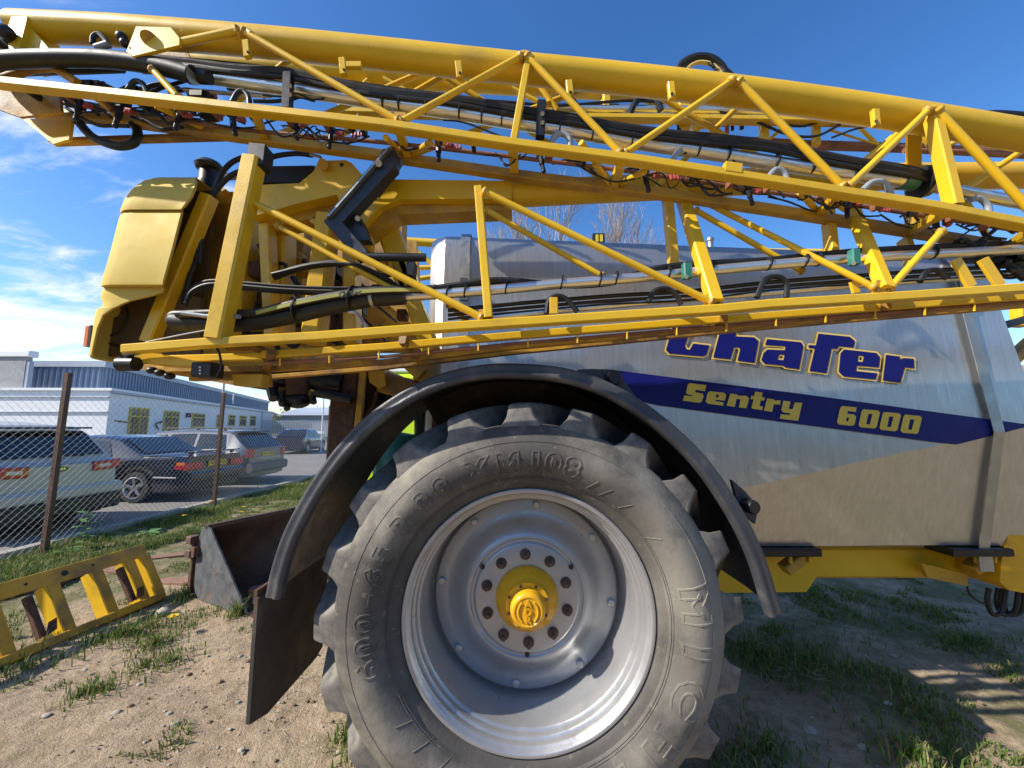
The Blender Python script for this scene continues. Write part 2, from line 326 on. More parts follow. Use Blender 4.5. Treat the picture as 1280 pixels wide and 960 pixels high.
# ------------------------------------------------------------------ wheel
def wheel(yo, side, detail=True):
    """yo = plane of the rim lip; side = +1 opens towards the camera, -1 away"""
    Yf = lambda y: yo + side * (y - 1.62)
    c = Vector((AX.x, 0, AX.z)); org = Vector((AX.x, Yf(1.85), AX.z))
    pf = [(.505, 1.640), (.513, 1.622), (.533, 1.609), (.548, 1.602), (.552, 1.594), (.58, 1.574), (.61, 1.555), (.645, 1.545), (.68, 1.550), (.715, 1.567), (.745, 1.586), (.760, 1.597), (.770, 1.606), (.775, 1.624), (.777, 1.70),
          (.777, 1.86), (.775, 2.02), (.766, 2.07), (.72, 2.14), (.645, 2.17), (.56, 2.14), (.505, 2.09)]
    f = [(r, Yf(y)) for r, y in pf]
    ty = obj('tyre', MB().lathe(f, c, 128), tyre_m, origin=org)
    # tread lug: outer face on the shoulder, bar running diagonally to the middle of the tread
    st = [(0.0, 1.598, .742, 1.606, .800, 1.624, .860, 8.2, 4.2, 3.1), (1.2, 1.64, .765, 1.645, .82, 1.655, .866, 7.0, 4.0, 3.0), (5.0, 1.72, .768, 1.72, .83, 1.72, .869, 4.6, 3.5, 2.8), (11, 1.80, .770, 1.80, .83, 1.80, .870, 4.0, 3.1, 2.6), (18, 1.90, .770, 1.89, .83, 1.88, .870, 3.6, 2.9, 2.4)]
    vs = []
    for da, yb, rb, ym, rm, yt_, rt, wb, wm, wt_ in st:
        for r, y, w in ((rb, yb, -wb), (rb, yb, wb), (rm, ym, wm), (rt, yt_, wt_), (rt, yt_, -wt_), (rm, ym, -wm)):
            a = R(-da + w); vs.append(Vector((r * math.cos(a), side * (y - 1.85), r * math.sin(a))))
    fs = [(5, 4, 3, 2), (5, 2, 1, 0), (26, 27, 28, 29), (24, 25, 26, 29)]
    for k in range(4):
        for j in range(6): fs.append((k * 6 + j, k * 6 + (j + 1) % 6, k * 6 + 6 + (j + 1) % 6, k * 6 + 6 + j))
    import bmesh
    bm = bmesh.new(); bvs = [bm.verts.new(v) for v in vs]
    for q in fs: bm.faces.new([bvs[i] for i in q])
    bmesh.ops.recalc_face_normals(bm, faces=bm.faces)
    bmesh.ops.bevel(bm, geom=list(bm.edges), offset=0.011, segments=2, affect='EDGES', profile=0.6)
    me = bpy.data.meshes.new('tread_lug'); bm.to_mesh(me); bm.free()
    for p in me.polygons: p.use_smooth = True
    me.set_sharp_from_angle(angle=R(50)); me.materials.append(tread_m)
    mirror = me.copy(); mirror.transform(Matrix.Scale(-1, 4, (0, 1, 0))); mirror.flip_normals()
    for k in range(20):
        for half, mm in ((0, me), (1, mirror)):
            o = bpy.data.objects.new('tread_lug', mm); COL.objects.link(o); o.parent = ty
            o.rotation_euler = (0, -R(92.5 + 18 * k + 9 * half), 0)
    for rr_ in (.5545, .5615, .702):
        yy_ = [q for q in zip(pf, pf[1:]) if q[0][0] <= rr_ <= q[1][0]][0]; yy_ = yy_[0][1] + (yy_[1][1] - yy_[0][1]) * (rr_ - yy_[0][0]) / (yy_[1][0] - yy_[0][0])
        obj('moulded_ring', MB().lathe([(rr_ - .0025, Yf(yy_ + .001)), (rr_ - .001, Yf(yy_ - .0025)), (rr_ + .001, Yf(yy_ - .0025)), (rr_ + .0025, Yf(yy_ + .001))], (AX.x, 0, AX.z), 128), tyre_m, ty)
    # rim: lip, stepped barrel, well
    rp = [(.507, 1.643), (.510, 1.630), (.505, 1.619), (.494, 1.617), (.489, 1.621), (.486, 1.634), (.479, 1.640), (.476, 1.644), (.474, 1.664), (.467, 1.668), (.464, 1.672), (.462, 1.694), (.455, 1.698), (.452, 1.703), (.449, 1.76), (.444, 1.80), (.440, 1.95), (.45, 2.05), (.50, 2.10)]
    ri = obj('rim', MB().lathe([(r, Yf(y)) for r, y in rp], c, 128), rim_m, sharp=50)
    dp = [(.44, 1.915), (.432, 1.912), (.428, 1.895), (.422, 1.884), (.415, 1.881), (.372, 1.880), (.350, 1.876), (.325, 1.862), (.300, 1.842), (.280, 1.828), (.266, 1.821), (.256, 1.820), (.250, 1.826), (.245, 1.828), (.240, 1.826), (.234, 1.818), (.226, 1.815), (.13, 1.815)]
    di = obj('wheel_disc', MB().lathe([(r, Yf(y)) for r, y in dp], c, 96), rim_m, sharp=50)
    for k in range(8):
        a = R(83 + 45 * k); p = Vector((AX.x + .396 * math.cos(a), 0, AX.z + .396 * math.sin(a)))
        obj('disc_bolt', MB().lathe([(.0, Yf(1.864)), (.013, Yf(1.865)), (.0175, Yf(1.869)), (.0175, Yf(1.884))], p, 10), rim_m, di)
    if not detail: return ty
    hp = [(.139, 1.826), (.1385, 1.800), (.134, 1.792), (.122, 1.772), (.106, 1.752), (.098, 1.742), (.0965, 1.735), (.094, 1.732), (.077, 1.732), (.0745, 1.727), (.0735, 1.695), (.070, 1.683), (.062, 1.676), (.056, 1.676), (.053, 1.679), (0, 1.679)]
    hb = obj('hub', MB().lathe([(r, Yf(y)) for r, y in hp], c, 64), yellow_hub, sharp=45)
    hx, hz = AX.x, AX.z
    mb = MB()
    for sgn in (-1, 1):
        mb.tube([(hx + sgn * .041 * math.cos(R(t)), Yf(1.677), hz + .047 * math.sin(R(t))) for t in range(-52, 53, 8)], .0042, 8)
    for ch, dz in (('A', .031), ('D', 0), ('R', -.031)):
        vs, q = text_geo(ch, .040, .0012, extrude=.004)
        mb.add([(hx + v.x, Yf(1.677) - v.z, hz + dz + v.y) for v in vs], q)
    obj('hub_emblem', mb, yellow_hub, hb)
    for k in range(8):
        a = R(20 + 45 * k); p = Vector((hx + .0865 * math.cos(a), 0, hz + .0865 * math.sin(a)))
        obj('hub_screw', MB().lathe([(0, Yf(1.727)), (.006, Yf(1.727)), (.0065, Yf(1.734))], p, 8), bolt_m, hb)
    for k in range(10):
        a = R(90 + 36 * k + 2); p = Vector((hx + .187 * math.cos(a), 0, hz + .187 * math.sin(a)))
        mb = MB().lathe([(.025, Yf(1.816)), (.025, Yf(1.811)), (.014, Yf(1.811))], p, 14)
        mb.lathe([(.019, Yf(1.812)), (.0185, Yf(1.80)), (.012, Yf(1.795)), (.0115, Yf(1.775)), (.009, Yf(1.772)), (0, Yf(1.772))], p, 6, smooth=False)
        obj('wheel_nut', mb, bolt_m, di)
    for a in (33, 147, 270):
        p = Vector((hx + .238 * math.cos(R(a)), 0, hz + .238 * math.sin(R(a))))
        obj('disc_hole', MB().lathe([(0, Yf(1.8150)), (.0105, Yf(1.8145)), (.0115, Yf(1.818))], p, 12), black, di)
    # raised writing on the sidewall
    def side_y(r):
        for (r0, y0), (r1, y1) in zip(pf[2:14], pf[3:14]):
            if r0 <= r <= r1: return y0 + (y1 - y0) * (r - r0) / (r1 - r0)
        return 1.6
    def arc_text(ch, ang, rad, size, wide, name='raised_letter'):
        vs, q = text_geo(ch, size, size * .06, outline=.0048)
        out = []
        for v in vs:
            r = rad + v.y; a = R(ang) - v.x * wide / rad
            out.append((hx + r * math.cos(a), Yf(side_y(r) + .0012) - side * v.z * .9, hz + r * math.sin(a)))
        obj(name, MB().add(out, q, True), tyre_m, ty)
    for ch, a in (('6', 194), ('0', 186.3), ('0', 178.6), ('-', 171), ('6', 163), ('5', 155), ('R', 143), ('3', 131.5), ('8', 123.5), ('X', 109), ('M', 97.5), ('1', 87.5), ('0', 81), ('8', 74)):
        arc_text(ch, a, .620, .100, 1.1)
    for ch, a in (('M', 7), ('I', -8), ('C', -23), ('H', -40), ('E', -58), ('L', -74), ('I', -88), ('N', -104)):
        arc_text(ch, a, .640, .135, 1.3)
    for a in (60, 51, 35, 66, 218, 228, 238, 250, -75, 12):
        obj('sidewall_rib', MB().tube([(hx + r * math.cos(R(a - (r - .56) * 60)), Yf(side_y(r) - .0005), hz + r * math.sin(R(a - (r - .56) * 60))) for r in (.55, .57, .59, .61)], .0022, 5), tyre_m, ty)
    return ty
wheel(1.62, 1)
wheel(3.98, -1, False)
obj('axle', MB().beam([(AX.x, 2.0, AX.z), (AX.x, 3.6, AX.z)], .16, .16), yellow_dirty)

# ------------------------------------------------------------------ mudguards and flap
fpx = [(331, 748), (338, 715), (352, 672), (372, 632), (398, 590), (430, 549), (466, 515), (508, 487), (555, 467), (605, 457), (655, 456), (705, 461), (752, 475), (796, 498), (838, 529), (876, 565), (908, 606), (936, 652), (957, 698), (972, 745), (980, 768)]
fpath = spline(W(fpx, 1.56), 5)
fprof = [(1.535, -.056), (1.514, -.055), (1.503, -.048), (1.500, -.038), (1.503, -.029), (1.508, -.022), (1.506, -.010), (1.506, .000), (1.514, .007), (1.56, .010), (1.76, .020), (2.14, .014), (2.185, -.014), (2.175, -.016), (2.13, .004), (1.76, .008), (1.56, -.002), (1.536, -.010)]
def mudguard(mirror=None):
    fp = [(-((mirror - y) if mirror else y) + 1.5, b) for y, b in fprof]
    if mirror: fp = fp[::-1]
    n = len(fpath); sc = [1.0] * n
    up0 = Vector((-1, 0, 0.2))
    mb = MB().sweep(fpath, fp, up=up0, smooth=True)
    return obj('mudguard', mb, fender_m, sharp=50)
mg = mudguard(); mudguard(5.48)
arc_ = fpath[len(fpath) // 3:]
liner = [Vector((p.x, 2.165, p.z)) for p in arc_] + [Vector((AX.x + (p.x - AX.x) * .80, 2.165, AX.z + (p.z - AX.z) * .80)) for p in reversed(arc_)]
obj('arch_liner', MB().add(liner + [p + Vector((0, .012, 0)) for p in liner], [(i, i + 1, 2 * len(arc_) - 2 - i, 2 * len(arc_) - 1 - i) for i in range(len(arc_) - 1)]), flap_m)
def lug_bracket(px, py, rpx, q):
    p = P(px, py, 1.64); r = rpx * mpp(px, py, 1.6)
    o = obj('mudguard_bracket', MB().prism(W(q, 1.67), (0, .02, 0)), fender_m, mg)
    obj('bracket_bolt', MB().lathe([(0, p.y - .03), (r * .8, p.y - .03), (r, p.y - .02), (r, p.y + .06)], (p.x, 0, p.z), 14), black, mg)
lug_bracket(767, 473, 10, [(722, 462), (740, 461), (768, 462), (782, 478), (798, 500), (760, 490)])
lug_bracket(938, 633, 9, [(915, 600), (932, 614), (948, 634), (944, 655), (925, 640)])
FX = P(318, 748, 1.57).x
def pflap(px, py):
    return PX(px, py, FX)
fl = [P(318, 748, 1.57), pflap(408, 692), pflap(400, 808), pflap(392, 822), PX(330, 892, FX), P(313, 906, 1.57)]
fl[5].x = FX
o = obj('mud_flap', MB().prism(fl, (.014, 0, 0)), flap_m)
# a slight wave and a fixing strip
obj('flap_strip', MB().beam([fl[0] + Vector((-.004, .01, .0)), fl[1] + Vector((-.004, -.01, .02))], .016, .05), rust, o)

# ------------------------------------------------------------------ tank
KT = 1.232                                                     # the tank stands inside the wheel track
def zk(z): return 1.58 + (z - 1.58) * KT
def fold_z(X): return zk(0.998 + (X / KT + 0.38) * 0.2135)
TX0, TX1, ZB, ZT = -0.42 * KT, 2.44 * KT, zk(1.015), zk(2.60)
def ztop(X):
    a, b = P(548, 299, 2.40), P(960, 315, 2.40); return a.z + (b.z - a.z) * (X - a.x) / (b.x - a.x)
def prof_at(X):
    zt = ztop(X)
    fz = fold_z(X)
    near = [(1.90 * KT, ZB), (1.785 * KT, max(fz, ZB + .012)), (1.835 * KT, zk(2.15)), (1.845 * KT, zk(2.36)), (1.856 * KT, zt - .085), (1.885 * KT, zt - .018), (1.95 * KT, zt)]
    return near + [(2.80, zt + .02)] + [(5.6 - y, z) for y, z in reversed(near)]
def side_Y(X, Z):
    pr = prof_at(X)
    for (y0, z0), (y1, z1) in zip(pr, pr[1:5]):
        if z0 <= Z <= z1: return y0 + (y1 - y0) * (Z - z0) / max(z1 - z0, 1e-6)
    return pr[4][0]
def dent(X, z): return mnoise.noise((X * 1.3, z * 1.6, 1.3)) * .010 + mnoise.noise((X * 3.0, z * 1.9, 3.1)) * .002
def on_tank(px, py, off=.003):
    Y = 2.26
    for _ in range(6):
        p = P(px, py, Y); Y = side_Y(p.x, p.z) + dent(p.x, p.z)
    p = P(px, py, Y - off); return p
mb = MB(); nx = 72; vs = []; fs = []
for i in range(nx + 1):
    X = TX0 + (TX1 - TX0) * i / nx
    pr = prof_at(X)
    # subdivide each face of the profile so that it can carry slight dents
    pts = []
    for k, ((y0, z0), (y1, z1)) in enumerate(zip(pr, pr[1:])):
        nn = 10 if k in (0, 1) else 3
        for j in range(nn): pts.append((y0 + (y1 - y0) * j / nn, z0 + (z1 - z0) * j / nn, k))
    pts.append((*pr[-1], 12))
    for y, z, k in pts:
        sl = max(0, z - 1.58) / (1.02 * KT); Xs = X
        if i > nx * .8: Xs = X + (0.02 * (1 - sl)) - .10 * sl * (i / nx - .8) / .2
        d = dent(Xs, z) if 0 < i < nx else 0
        ins = .06 * KT * (1 - min(1, i / 2.0)) ** 1.5; y = y + ins if y < 2.8 else y - ins
        vs.append((Xs, y + d, z + d * .5))
    np_ = len(pts)
fs = [(i * np_ + j, (i + 1) * np_ + j, (i + 1) * np_ + j + 1, i * np_ + j + 1) for i in range(nx) for j in range(np_ - 1)]
mb.add(vs, fs, True)
mb.f.append(list(range(np_ - 1, -1, -1))); mb.sm.append(False)
mb.f.append([nx * np_ + j for j in range(np_)]); mb.sm.append(False)
mb.f.append([0, nx * np_, nx * np_ + np_ - 1, np_ - 1][::-1]); mb.sm.append(False)
tank = obj('tank', mb, steel, sharp=7)
SX, SY_, SC = 820, 390, 1280 / 360.0
def decal(name, outer, holes, m, off, grow=0.0, full=False):
    f = 1.0 if full else SC
    vs, q = poly_geo([(x / f, -y / f) for x, y in outer], [[(x / f, -y / f) for x, y in h] for h in holes], grow)
    # cut finely enough to follow the dented sheet
    pts = []
    for v in vs:
        px, py = (v.x, -v.y) if full else (SX + v.x, SY_ - v.y)
        pts.append(on_tank(px, py, off + .011))
    o = obj(name, MB().add(pts, q), m, tank)
    return o
# the stripe: strips so that it bends over the fold
def stripe():
    top = [(740, 459), (1000, 492), (1180, 516.5), (1282, 530)]; bot = [(760, 491), (820, 506), (1195, 556), (1282, 534)]
    lerp = lambda pts, x: next(a[1] + (b[1] - a[1]) * (x - a[0]) / (b[0] - a[0]) for a, b in zip(pts, pts[1:]) if a[0] <= x <= b[0])
    mb = MB(); vs = []; n = 60
    for i in range(n + 1):
        x = 762 + (1281 - 762) * i / n; a, b = lerp(top, x), lerp(bot, x)
        for k in range(4): vs.append(on_tank(x, a + (b - a) * k / 3, .009))
    mb.add(vs, [(i * 4 + k, i * 4 + k + 1, i * 4 + k + 5, i * 4 + k + 4) for i in range(n) for k in range(3)], True)
    obj('stripe', mb, blue, tank)
stripe()
BIG = {
 'c': ([(78, 48), (262, 66), (254, 92), (168, 82), (150, 90), (128, 150), (134, 164), (150, 168), (165, 140), (238, 148), (224, 190), (208, 197), (58, 184), (44, 170)], []),
 'h': ([(290, 66), (364, 74), (352, 108), (436, 112), (456, 128), (438, 226), (362, 216), (374, 166), (364, 156), (346, 158), (330, 210), (254, 202)], []),
 'a': ([(494, 120), (645, 134), (655, 152), (636, 254), (574, 246), (566, 238), (482, 230), (468, 214), (478, 182), (496, 166), (572, 170), (576, 152), (484, 146)], [[(548, 188), (572, 190), (566, 214), (540, 212)]]),
 'f': ([(722, 96), (862, 110), (884, 128), (878, 158), (812, 152), (806, 164), (780, 164), (758, 272), (682, 262), (706, 162), (676, 158), (680, 146), (710, 148)], []),
 'e': ([(836, 166), (980, 182), (996, 200), (990, 246), (894, 238), (888, 262), (984, 272), (976, 300), (832, 286), (812, 266), (820, 184)], [[(900, 192), (924, 196), (918, 222), (896, 220)]]),
 'r': ([(1022, 190), (1086, 198), (1082, 212), (1102, 204), (1146, 208), (1148, 250), (1106, 246), (1086, 314), (1008, 304)], [])}
for k, (o_, h_) in BIG.items():
    e = decal('letter_edge', o_, h_, decal_edge, .000, grow=1.9)
    decal('letter', o_, h_, blue, .003)
SM = [([(150, 316), (224, 325), (217, 352), (177, 346), (174, 357), (207, 362), (212, 374), (203, 399), (192, 404), (119, 394), (126, 370), (160, 375), (162, 370), (140, 366), (133, 358), (142, 322)], []),
 ([(240, 352), (306, 360), (312, 372), (306, 394), (266, 390), (264, 396), (302, 402), (298, 416), (232, 408), (220, 398), (230, 358)], [[(268, 366), (280, 367), (277, 380), (265, 378)]]),
 ([(330, 362), (362, 366), (362, 372), (400, 372), (414, 384), (402, 428), (368, 424), (376, 388), (358, 386), (350, 422), (314, 416)], []),
 ([(440, 354), (474, 358), (470, 378), (484, 380), (480, 394), (466, 392), (460, 418), (476, 420), (472, 436), (430, 430), (424, 424), (434, 388), (420, 386), (424, 372), (436, 374)], []),
 ([(494, 384), (526, 388), (526, 394), (554, 392), (552, 412), (524, 410), (516, 444), (480, 438)], []),
 ([(566, 394), (598, 398), (590, 430), (608, 432), (616, 402), (650, 404), (632, 484), (550, 474), (554, 454), (594, 458), (596, 450), (566, 446), (556, 436)], []),
 ([(826, 418), (892, 424), (888, 444), (852, 440), (850, 452), (882, 456), (890, 466), (882, 500), (872, 506), (812, 500), (804, 490), (818, 428)], [[(848, 468), (858, 469), (854, 486), (844, 485)]])]
for k in range(3):
    dx, dy = 93 * k, 12 * k
    SM.append(([(922 + dx, 432 + dy), (988 + dx, 438 + dy), (996 + dx, 448 + dy), (980 + dx, 512 + dy), (970 + dx, 518 + dy), (908 + dx, 512 + dy), (900 + dx, 502 + dy), (914 + dx, 440 + dy)], [[(944 + dx, 452 + dy), (962 + dx, 454 + dy), (950 + dx, 500 + dy), (934 + dx, 498 + dy)]]))
for o_, h_ in SM: decal('letter', o_, h_, decal_y, .001)
# straps over the tank
def strap(X, lean=0):
    pts = []
    for y, z in [(1.915 * KT, zk(.93))] + prof_at(X)[0:8]: pts.append((X - lean * max(0, z - 1.58), y - (.022 if z < ztop(X) - .03 else .0), z + (.018 if z > ztop(X) - .03 else 0)))
    pts[1] = (pts[1][0], pts[1][1], pts[1][2])
    st = obj('tank_strap', MB().sweep(pts, [(-.002, -.031), (.002, -.031), (.002, .031), (-.002, .031)], up=(1, 0, 0)), steel_strap, tank)
    obj('strap_buckle', MB().beam([(pts[3][0] - .0, pts[3][1] - .008, zk(2.19)), (pts[3][0], pts[3][1] - .008, zk(2.30))], .05, .02), steel_strap, st)
    obj('strap_hook', MB().beam([(X, 1.885 * KT, zk(.905)), (X, 1.885 * KT, zk(1.00))], .08, .012, up=(0, 1, 0)), steel_strap, st)
strap(2.225 * KT, .02); strap(-.235 * KT)
obj('tank_ridge', MB().tube([(TX0 + .02, 2.54, ztop(TX0) + .010), (.6, 2.54, ztop(.6) + .010), (2.8, 2.54, ztop(2.8) + .010)], .009, 6), steel_strap, tank)
# fittings on the tank top
b = P(748, 301, 2.72)
wl_ = obj('work_light', MB().beam([(b.x - .042, 2.72, b.z + .005), (b.x + .042, 2.72, b.z + .005)], .05, .09, .008), black)
for dx in (-.016, .016): obj('light_chip', MB().box((b.x + dx - .011, 2.690, b.z - .02), (b.x + dx + .011, 2.694, b.z + .034)), decal_y, wl_)
obj('filler_lid', MB().lathe([(0, ztop(1.3) + .11), (.16, ztop(1.3) + .10), (.18, ztop(1.3) + .07), (.18, ztop(1.3))], (P(845, 305, 2.9).x, 2.9, 0), 24, axis='Z'), steel_strap, tank)
b = P(888, 306, 2.7); obj('tank_valve', MB().lathe([(0, b.z + .05), (.025, b.z + .05), (.03, b.z + .03), (.02, b.z + .02), (.02, b.z - .06)], (b.x, 2.7, 0), 10, axis='Z'), steel_strap, tank)
b = P(600, 290, 2.6); obj('tank_handle', MB().tube(spline([(b.x - .06, 2.62, ztop(b.x)), (b.x - .055, 2.62, ztop(b.x) + .07), (b.x + .055, 2.62, ztop(b.x) + .07), (b.x + .06, 2.62, ztop(b.x))], 4), .008, 6), steel_strap, tank)

# ------------------------------------------------------------------ chassis under the tank
boxbar('chassis_beam', [(880, 700), (1262, 700)], 36, yellow, 2.62, d=.12)
boxbar('chassis_beam', [(880, 686), (1262, 686)], 26, yellow, 3.2, d=.12)
plate('axle_plate', [(860, 690), (1026, 690), (1025, 715), (1008, 740), (900, 741), (860, 720)], 2.54, .04)
for x in (986, 1218):
    boxbar('tank_pad', [(x - 45, 686), (x + 28, 686)], 9, black, 2.38, d=.16)
    boxbar('pad_bracket', [(x + 22, 690), (x - 6, 712)], 12, yellow_worn, 2.40, d=.08)
    bar('bracket_pin', [(x + 2, 692), (x + 2, 704)], 2.2, yellow_hub, 2.35); bar('bracket_pin', [(x + 26, 692), (x + 26, 703)], 2.2, yellow_hub, 2.35)
plate('cross_bracket', [(1152, 704), (1210, 718), (1210, 733), (1160, 722)], 2.46, .03, yellow_worn)
plate('front_frame', [(1283, 560), (1276, 596), (1258, 684), (1252, 700), (1250, 728), (1262, 738), (1300, 745), (1400, 745), (1400, 560)], 2.33, .25, yellow_hub)
boxbar('drawbar', [(1300, 718), (1700, 700)], 40, yellow, 2.9, d=.2)
plate('front_bracket', [(1268, 482), (1274, 480), (1283, 492), (1300, 505), (1300, 540), (1284, 520), (1274, 500)], 2.4, .05, yellow_hub)
boxbar('front_stay', [(1226, 415), (1300, 394)], 9, black_steel, 2.55); boxbar('front_stay', [(1250, 462), (1300, 418)], 13, yellow_worn, 2.6)
boxbar('front_post', [(1274, 380), (1276, 408)], 13, yellow, 2.65)
for k, (a, b_) in enumerate(((1236, 1246), (1248, 1262), (1256, 1270))):
    bar('hanging_hose', [(a, 735), (a - 2, 752), (a + 5, 768), (b_ + 6, 764), (b_ + 10, 745), (b_ + 12, 728)], 2.6, rubber, 2.5 + .03 * k, smooth=6)
bar('hanging_cable', [(1208, 730), (1212, 742), (1224, 752), (1238, 756)], 1.2, rubber, 2.5, smooth=5)
# ------------------------------------------------------------------ upper boom
FY, TY, RY = 1.42, 1.50, 1.63
bar('boom_tube', [(22, 33), (150, 39), (320, 52), (480, 68), (640, 85), (800, 101), (960, 120), (1120, 143), (1320, 176), (1700, 239)], 17, Y=TY, smooth=4, seg=24)
boxbar('boom_chord', [(-20, 101), (0, 104), (160, 121), (320, 139), (480, 157), (640, 181), (800, 202), (960, 227), (1170, 260), (1330, 291), (1700, 363)], 10, Y=FY, d=.045)
boxbar('boom_chord', [(40, 140), (160, 152), (320, 174), (480, 195), (640, 219), (850, 246), (960, 262), (1120, 287), (1330, 321), (1700, 381)], 10.5, yellow_worn, RY, d=.045)
def topY(y): return FY
for a, b, r in (((166, 66), (300, 38), 5.5), ((304, 39), (500, 152), 5), ((500, 153), (652, 70), 4.8), ((658, 69), (776, 192), 5), ((780, 193), (916, 100), 4.8), ((922, 100), (1054, 234), 5.2), ((1060, 234), (1161, 137), 4.8), ((1170, 137), (1300, 276), 5.8), ((190, 86), (225, 124), 5)):
    bar('boom_brace', [(*a, TY - .075 if a[1] < b[1] else FY - .0), (*b, FY if a[1] < b[1] else TY - .075)], r * .84)
for x, y in ((305, 38), (655, 68), (918, 99), (1166, 136)):
    p = P(x, y, TY - .068); bar('brace_elbow', [(x - 9, y + 5, TY - .075), (x - 3, y + 0.5, TY - .072), (x + 4, y + 0.5, TY - .072), (x + 10, y + 6, TY - .075)], 4.4, seg=10, smooth=3)
boxbar('boom_post', [(661, 72, TY - .055), (642, 178, FY)], 8, d=.04); boxbar('boom_post', [(1164, 140, TY - .05), (1192, 258, FY)], 12, d=.05)
boxbar('boom_post', [(641, 182, FY + .02), (643, 216, RY)], 10, d=.04)
for a, b, w in (((498, 160), (510, 195), 10), ((776, 205), (767, 232), 11), ((1048, 244), (1024, 266), 9), ((1180, 266), (1140, 288), 11), ((1290, 288), (1262, 308), 11), ((320, 144), (330, 172), 7)):
    boxbar('cross_brace', [(*a, FY + .01), (*b, RY - .01)], w, d=.035)
for a, b in (((482, 172), (502, 191)), ((538, 178), (516, 193)), ((744, 205), (764, 232)), ((806, 214), (774, 230)), ((1000, 240), (1020, 262)), ((726, 178), (764, 228)), ((195, 132), (255, 160)), ((120, 122), (150, 148))):
    bar('cross_brace', [(*a, FY + .03), (*b, RY - .01)], 3.6)
# inner lattice from the tube to the rear chord, and the posts
for a, b in (((534, 88), (331, 176)), ((552, 96), (398, 185)), ((560, 98), (767, 232)), ((670, 100), (763, 230)), ((739, 108), (510, 196)), ((820, 118), (1090, 282)), ((1132, 157), (1022, 268)), ((1148, 158), (1240, 305)), ((930, 126), (815, 240)), ((1290, 180), (1130, 288)), ((380, 60), (250, 164))):
    bar('lattice_bar', [(*a, 1.60), (*b, 1.66)], 3.6)
boxbar('boom_post', [(1142, 156, 1.56), (1142, 215, 1.70)], 11, d=.05); boxbar('boom_post', [(1142, 215, 1.60), (1141, 284, 1.66)], 10, d=.05)

# second folded boom section behind the first
SY2 = 1.98
bar('second_boom_tube', [(225, 78), (320, 84), (480, 95), (640, 104), (960, 124), (1290, 165), (1700, 216)], 13, Y=SY2, smooth=3, seg=20)
boxbar('second_boom_chord', [(735, 148), (900, 150), (1084, 153)], 6, Y=SY2 - .10, d=.05)
boxbar('second_boom_chord', [(860, 173), (1000, 181), (1130, 185), (1320, 194)], 6, brown_line, SY2, d=.05)
boxbar('second_boom_chord', [(420, 140), (640, 146), (760, 150)], 7, Y=SY2 - .05, d=.05)
for x, y0, y1, w in ((758, 112, 147, 9), (855, 120, 162, 14), (876, 122, 150, 12), (1020, 155, 182, 8), (955, 155, 178, 10), (1105, 140, 152, 7), (1048, 142, 152, 7), (978, 138, 150, 6)):
    boxbar('second_boom_post', [(x, y0), (x, y1)], w, Y=SY2 - .06, d=.03)
for a, b, w in (((905, 130), (868, 162), 11), ((880, 158), (912, 128), 6), ((1140, 150), (1080, 200), 5), ((1190, 160), (1130, 190), 4), ((1035, 162), (1100, 182), 2.5), ((1225, 165), (1175, 186), 5), ((640, 110), (700, 142), 5), ((460, 100), (420, 138), 5), ((480, 98), (560, 142), 5), ((560, 104), (640, 142), 4), ((760, 118), (735, 148), 4), ((800, 122), (850, 150), 4), ((1000, 142), (960, 176), 4), ((1060, 146), (1100, 184), 4), ((1240, 168), (1290, 192), 4)):
    bar('second_boom_brace', [(*a, SY2 - .04), (*b, SY2 - .02)], w * .55)
bar('second_boom_pipe', [(690, 134), (760, 137), (830, 137), (960, 139), (1080, 145)], 5, chrome, 1.90)
bar('second_boom_pipe', [(1130, 188), (1200, 190), (1290, 196)], 3.2, brown_line, 1.94)
for q, r in ((((690, 132), (696, 123), (706, 121), (716, 126), (722, 134)), 3.4), (((786, 146), (793, 130), (803, 122), (816, 121), (822, 130), (826, 138)), 4.0), (((560, 122), (640, 128), (700, 132), (780, 126), (830, 128)), 1.7), (((900, 140), (940, 150), (985, 168), (1020, 170), (1050, 156)), 1.6), (((960, 150), (1000, 158), (1040, 148)), 1.4), (((1040, 172), (1075, 160), (1120, 156)), 1.3)):
    bar('hose', q, r, rubber, 1.88, smooth=6, seg=8)
bar('second_boom_hose', [(1200, 148), (1240, 142), (1300, 146)], 4, rubber, 1.85, smooth=4)
arch = [(846, 96), (850, 84), (860, 76), (874, 72), (890, 75), (902, 85), (909, 100)]
ah = bar('arch_hose', arch, 5.5, rubber, 1.70, smooth=6, seg=12)
obj('hose_stripe', MB().sweep(spline(W([(857, 88), (863, 82), (874, 78), (888, 80), (898, 88), (903, 97)], 1.665), 5), [(-.003, -.010), (.003, -.010), (.003, .010), (-.003, .010)], up=(0, 1, 0)), decal_edge, ah)
for i, ch in enumerate('Chafer'):
    a = R(62 - i * 9.5); vs, q = text_geo(ch, .034, .002); p = P(878 + 21 * math.cos(a), 100 - 23 * math.sin(a), 1.655); ca, sa = math.cos(a - R(90)), math.sin(a - R(90))
    obj('hose_letter', MB().add([(p.x + v.x * ca - v.y * sa, p.y, p.z + v.x * sa + v.y * ca) for v in vs], q), black, ah)
bar('arch_cable', [(842, 95), (850, 80), (866, 71), (884, 70), (902, 80), (916, 92), (924, 100)], 1.3, rubber, 1.66, smooth=6, seg=6)

# brackets on the tube
for x, y in ((430, 82), (713, 110), (840, 112), (575, 86), (310, 60), (1095, 146)):
    p = P(x, y, TY - .075); b_ = boxbar('tube_bracket', [(x - 2, y - 8), (x, y + 12)], 8, Y=TY - .072, d=.02)
    bar('bracket_bolt', [(x, y + 5, TY - .10), (x, y + 5, TY - .07)], 1.6, bolt_m, par=b_)
boxbar('tube_bracket', [(425, 82), (452, 82)], 8, Y=TY - .07, d=.02)

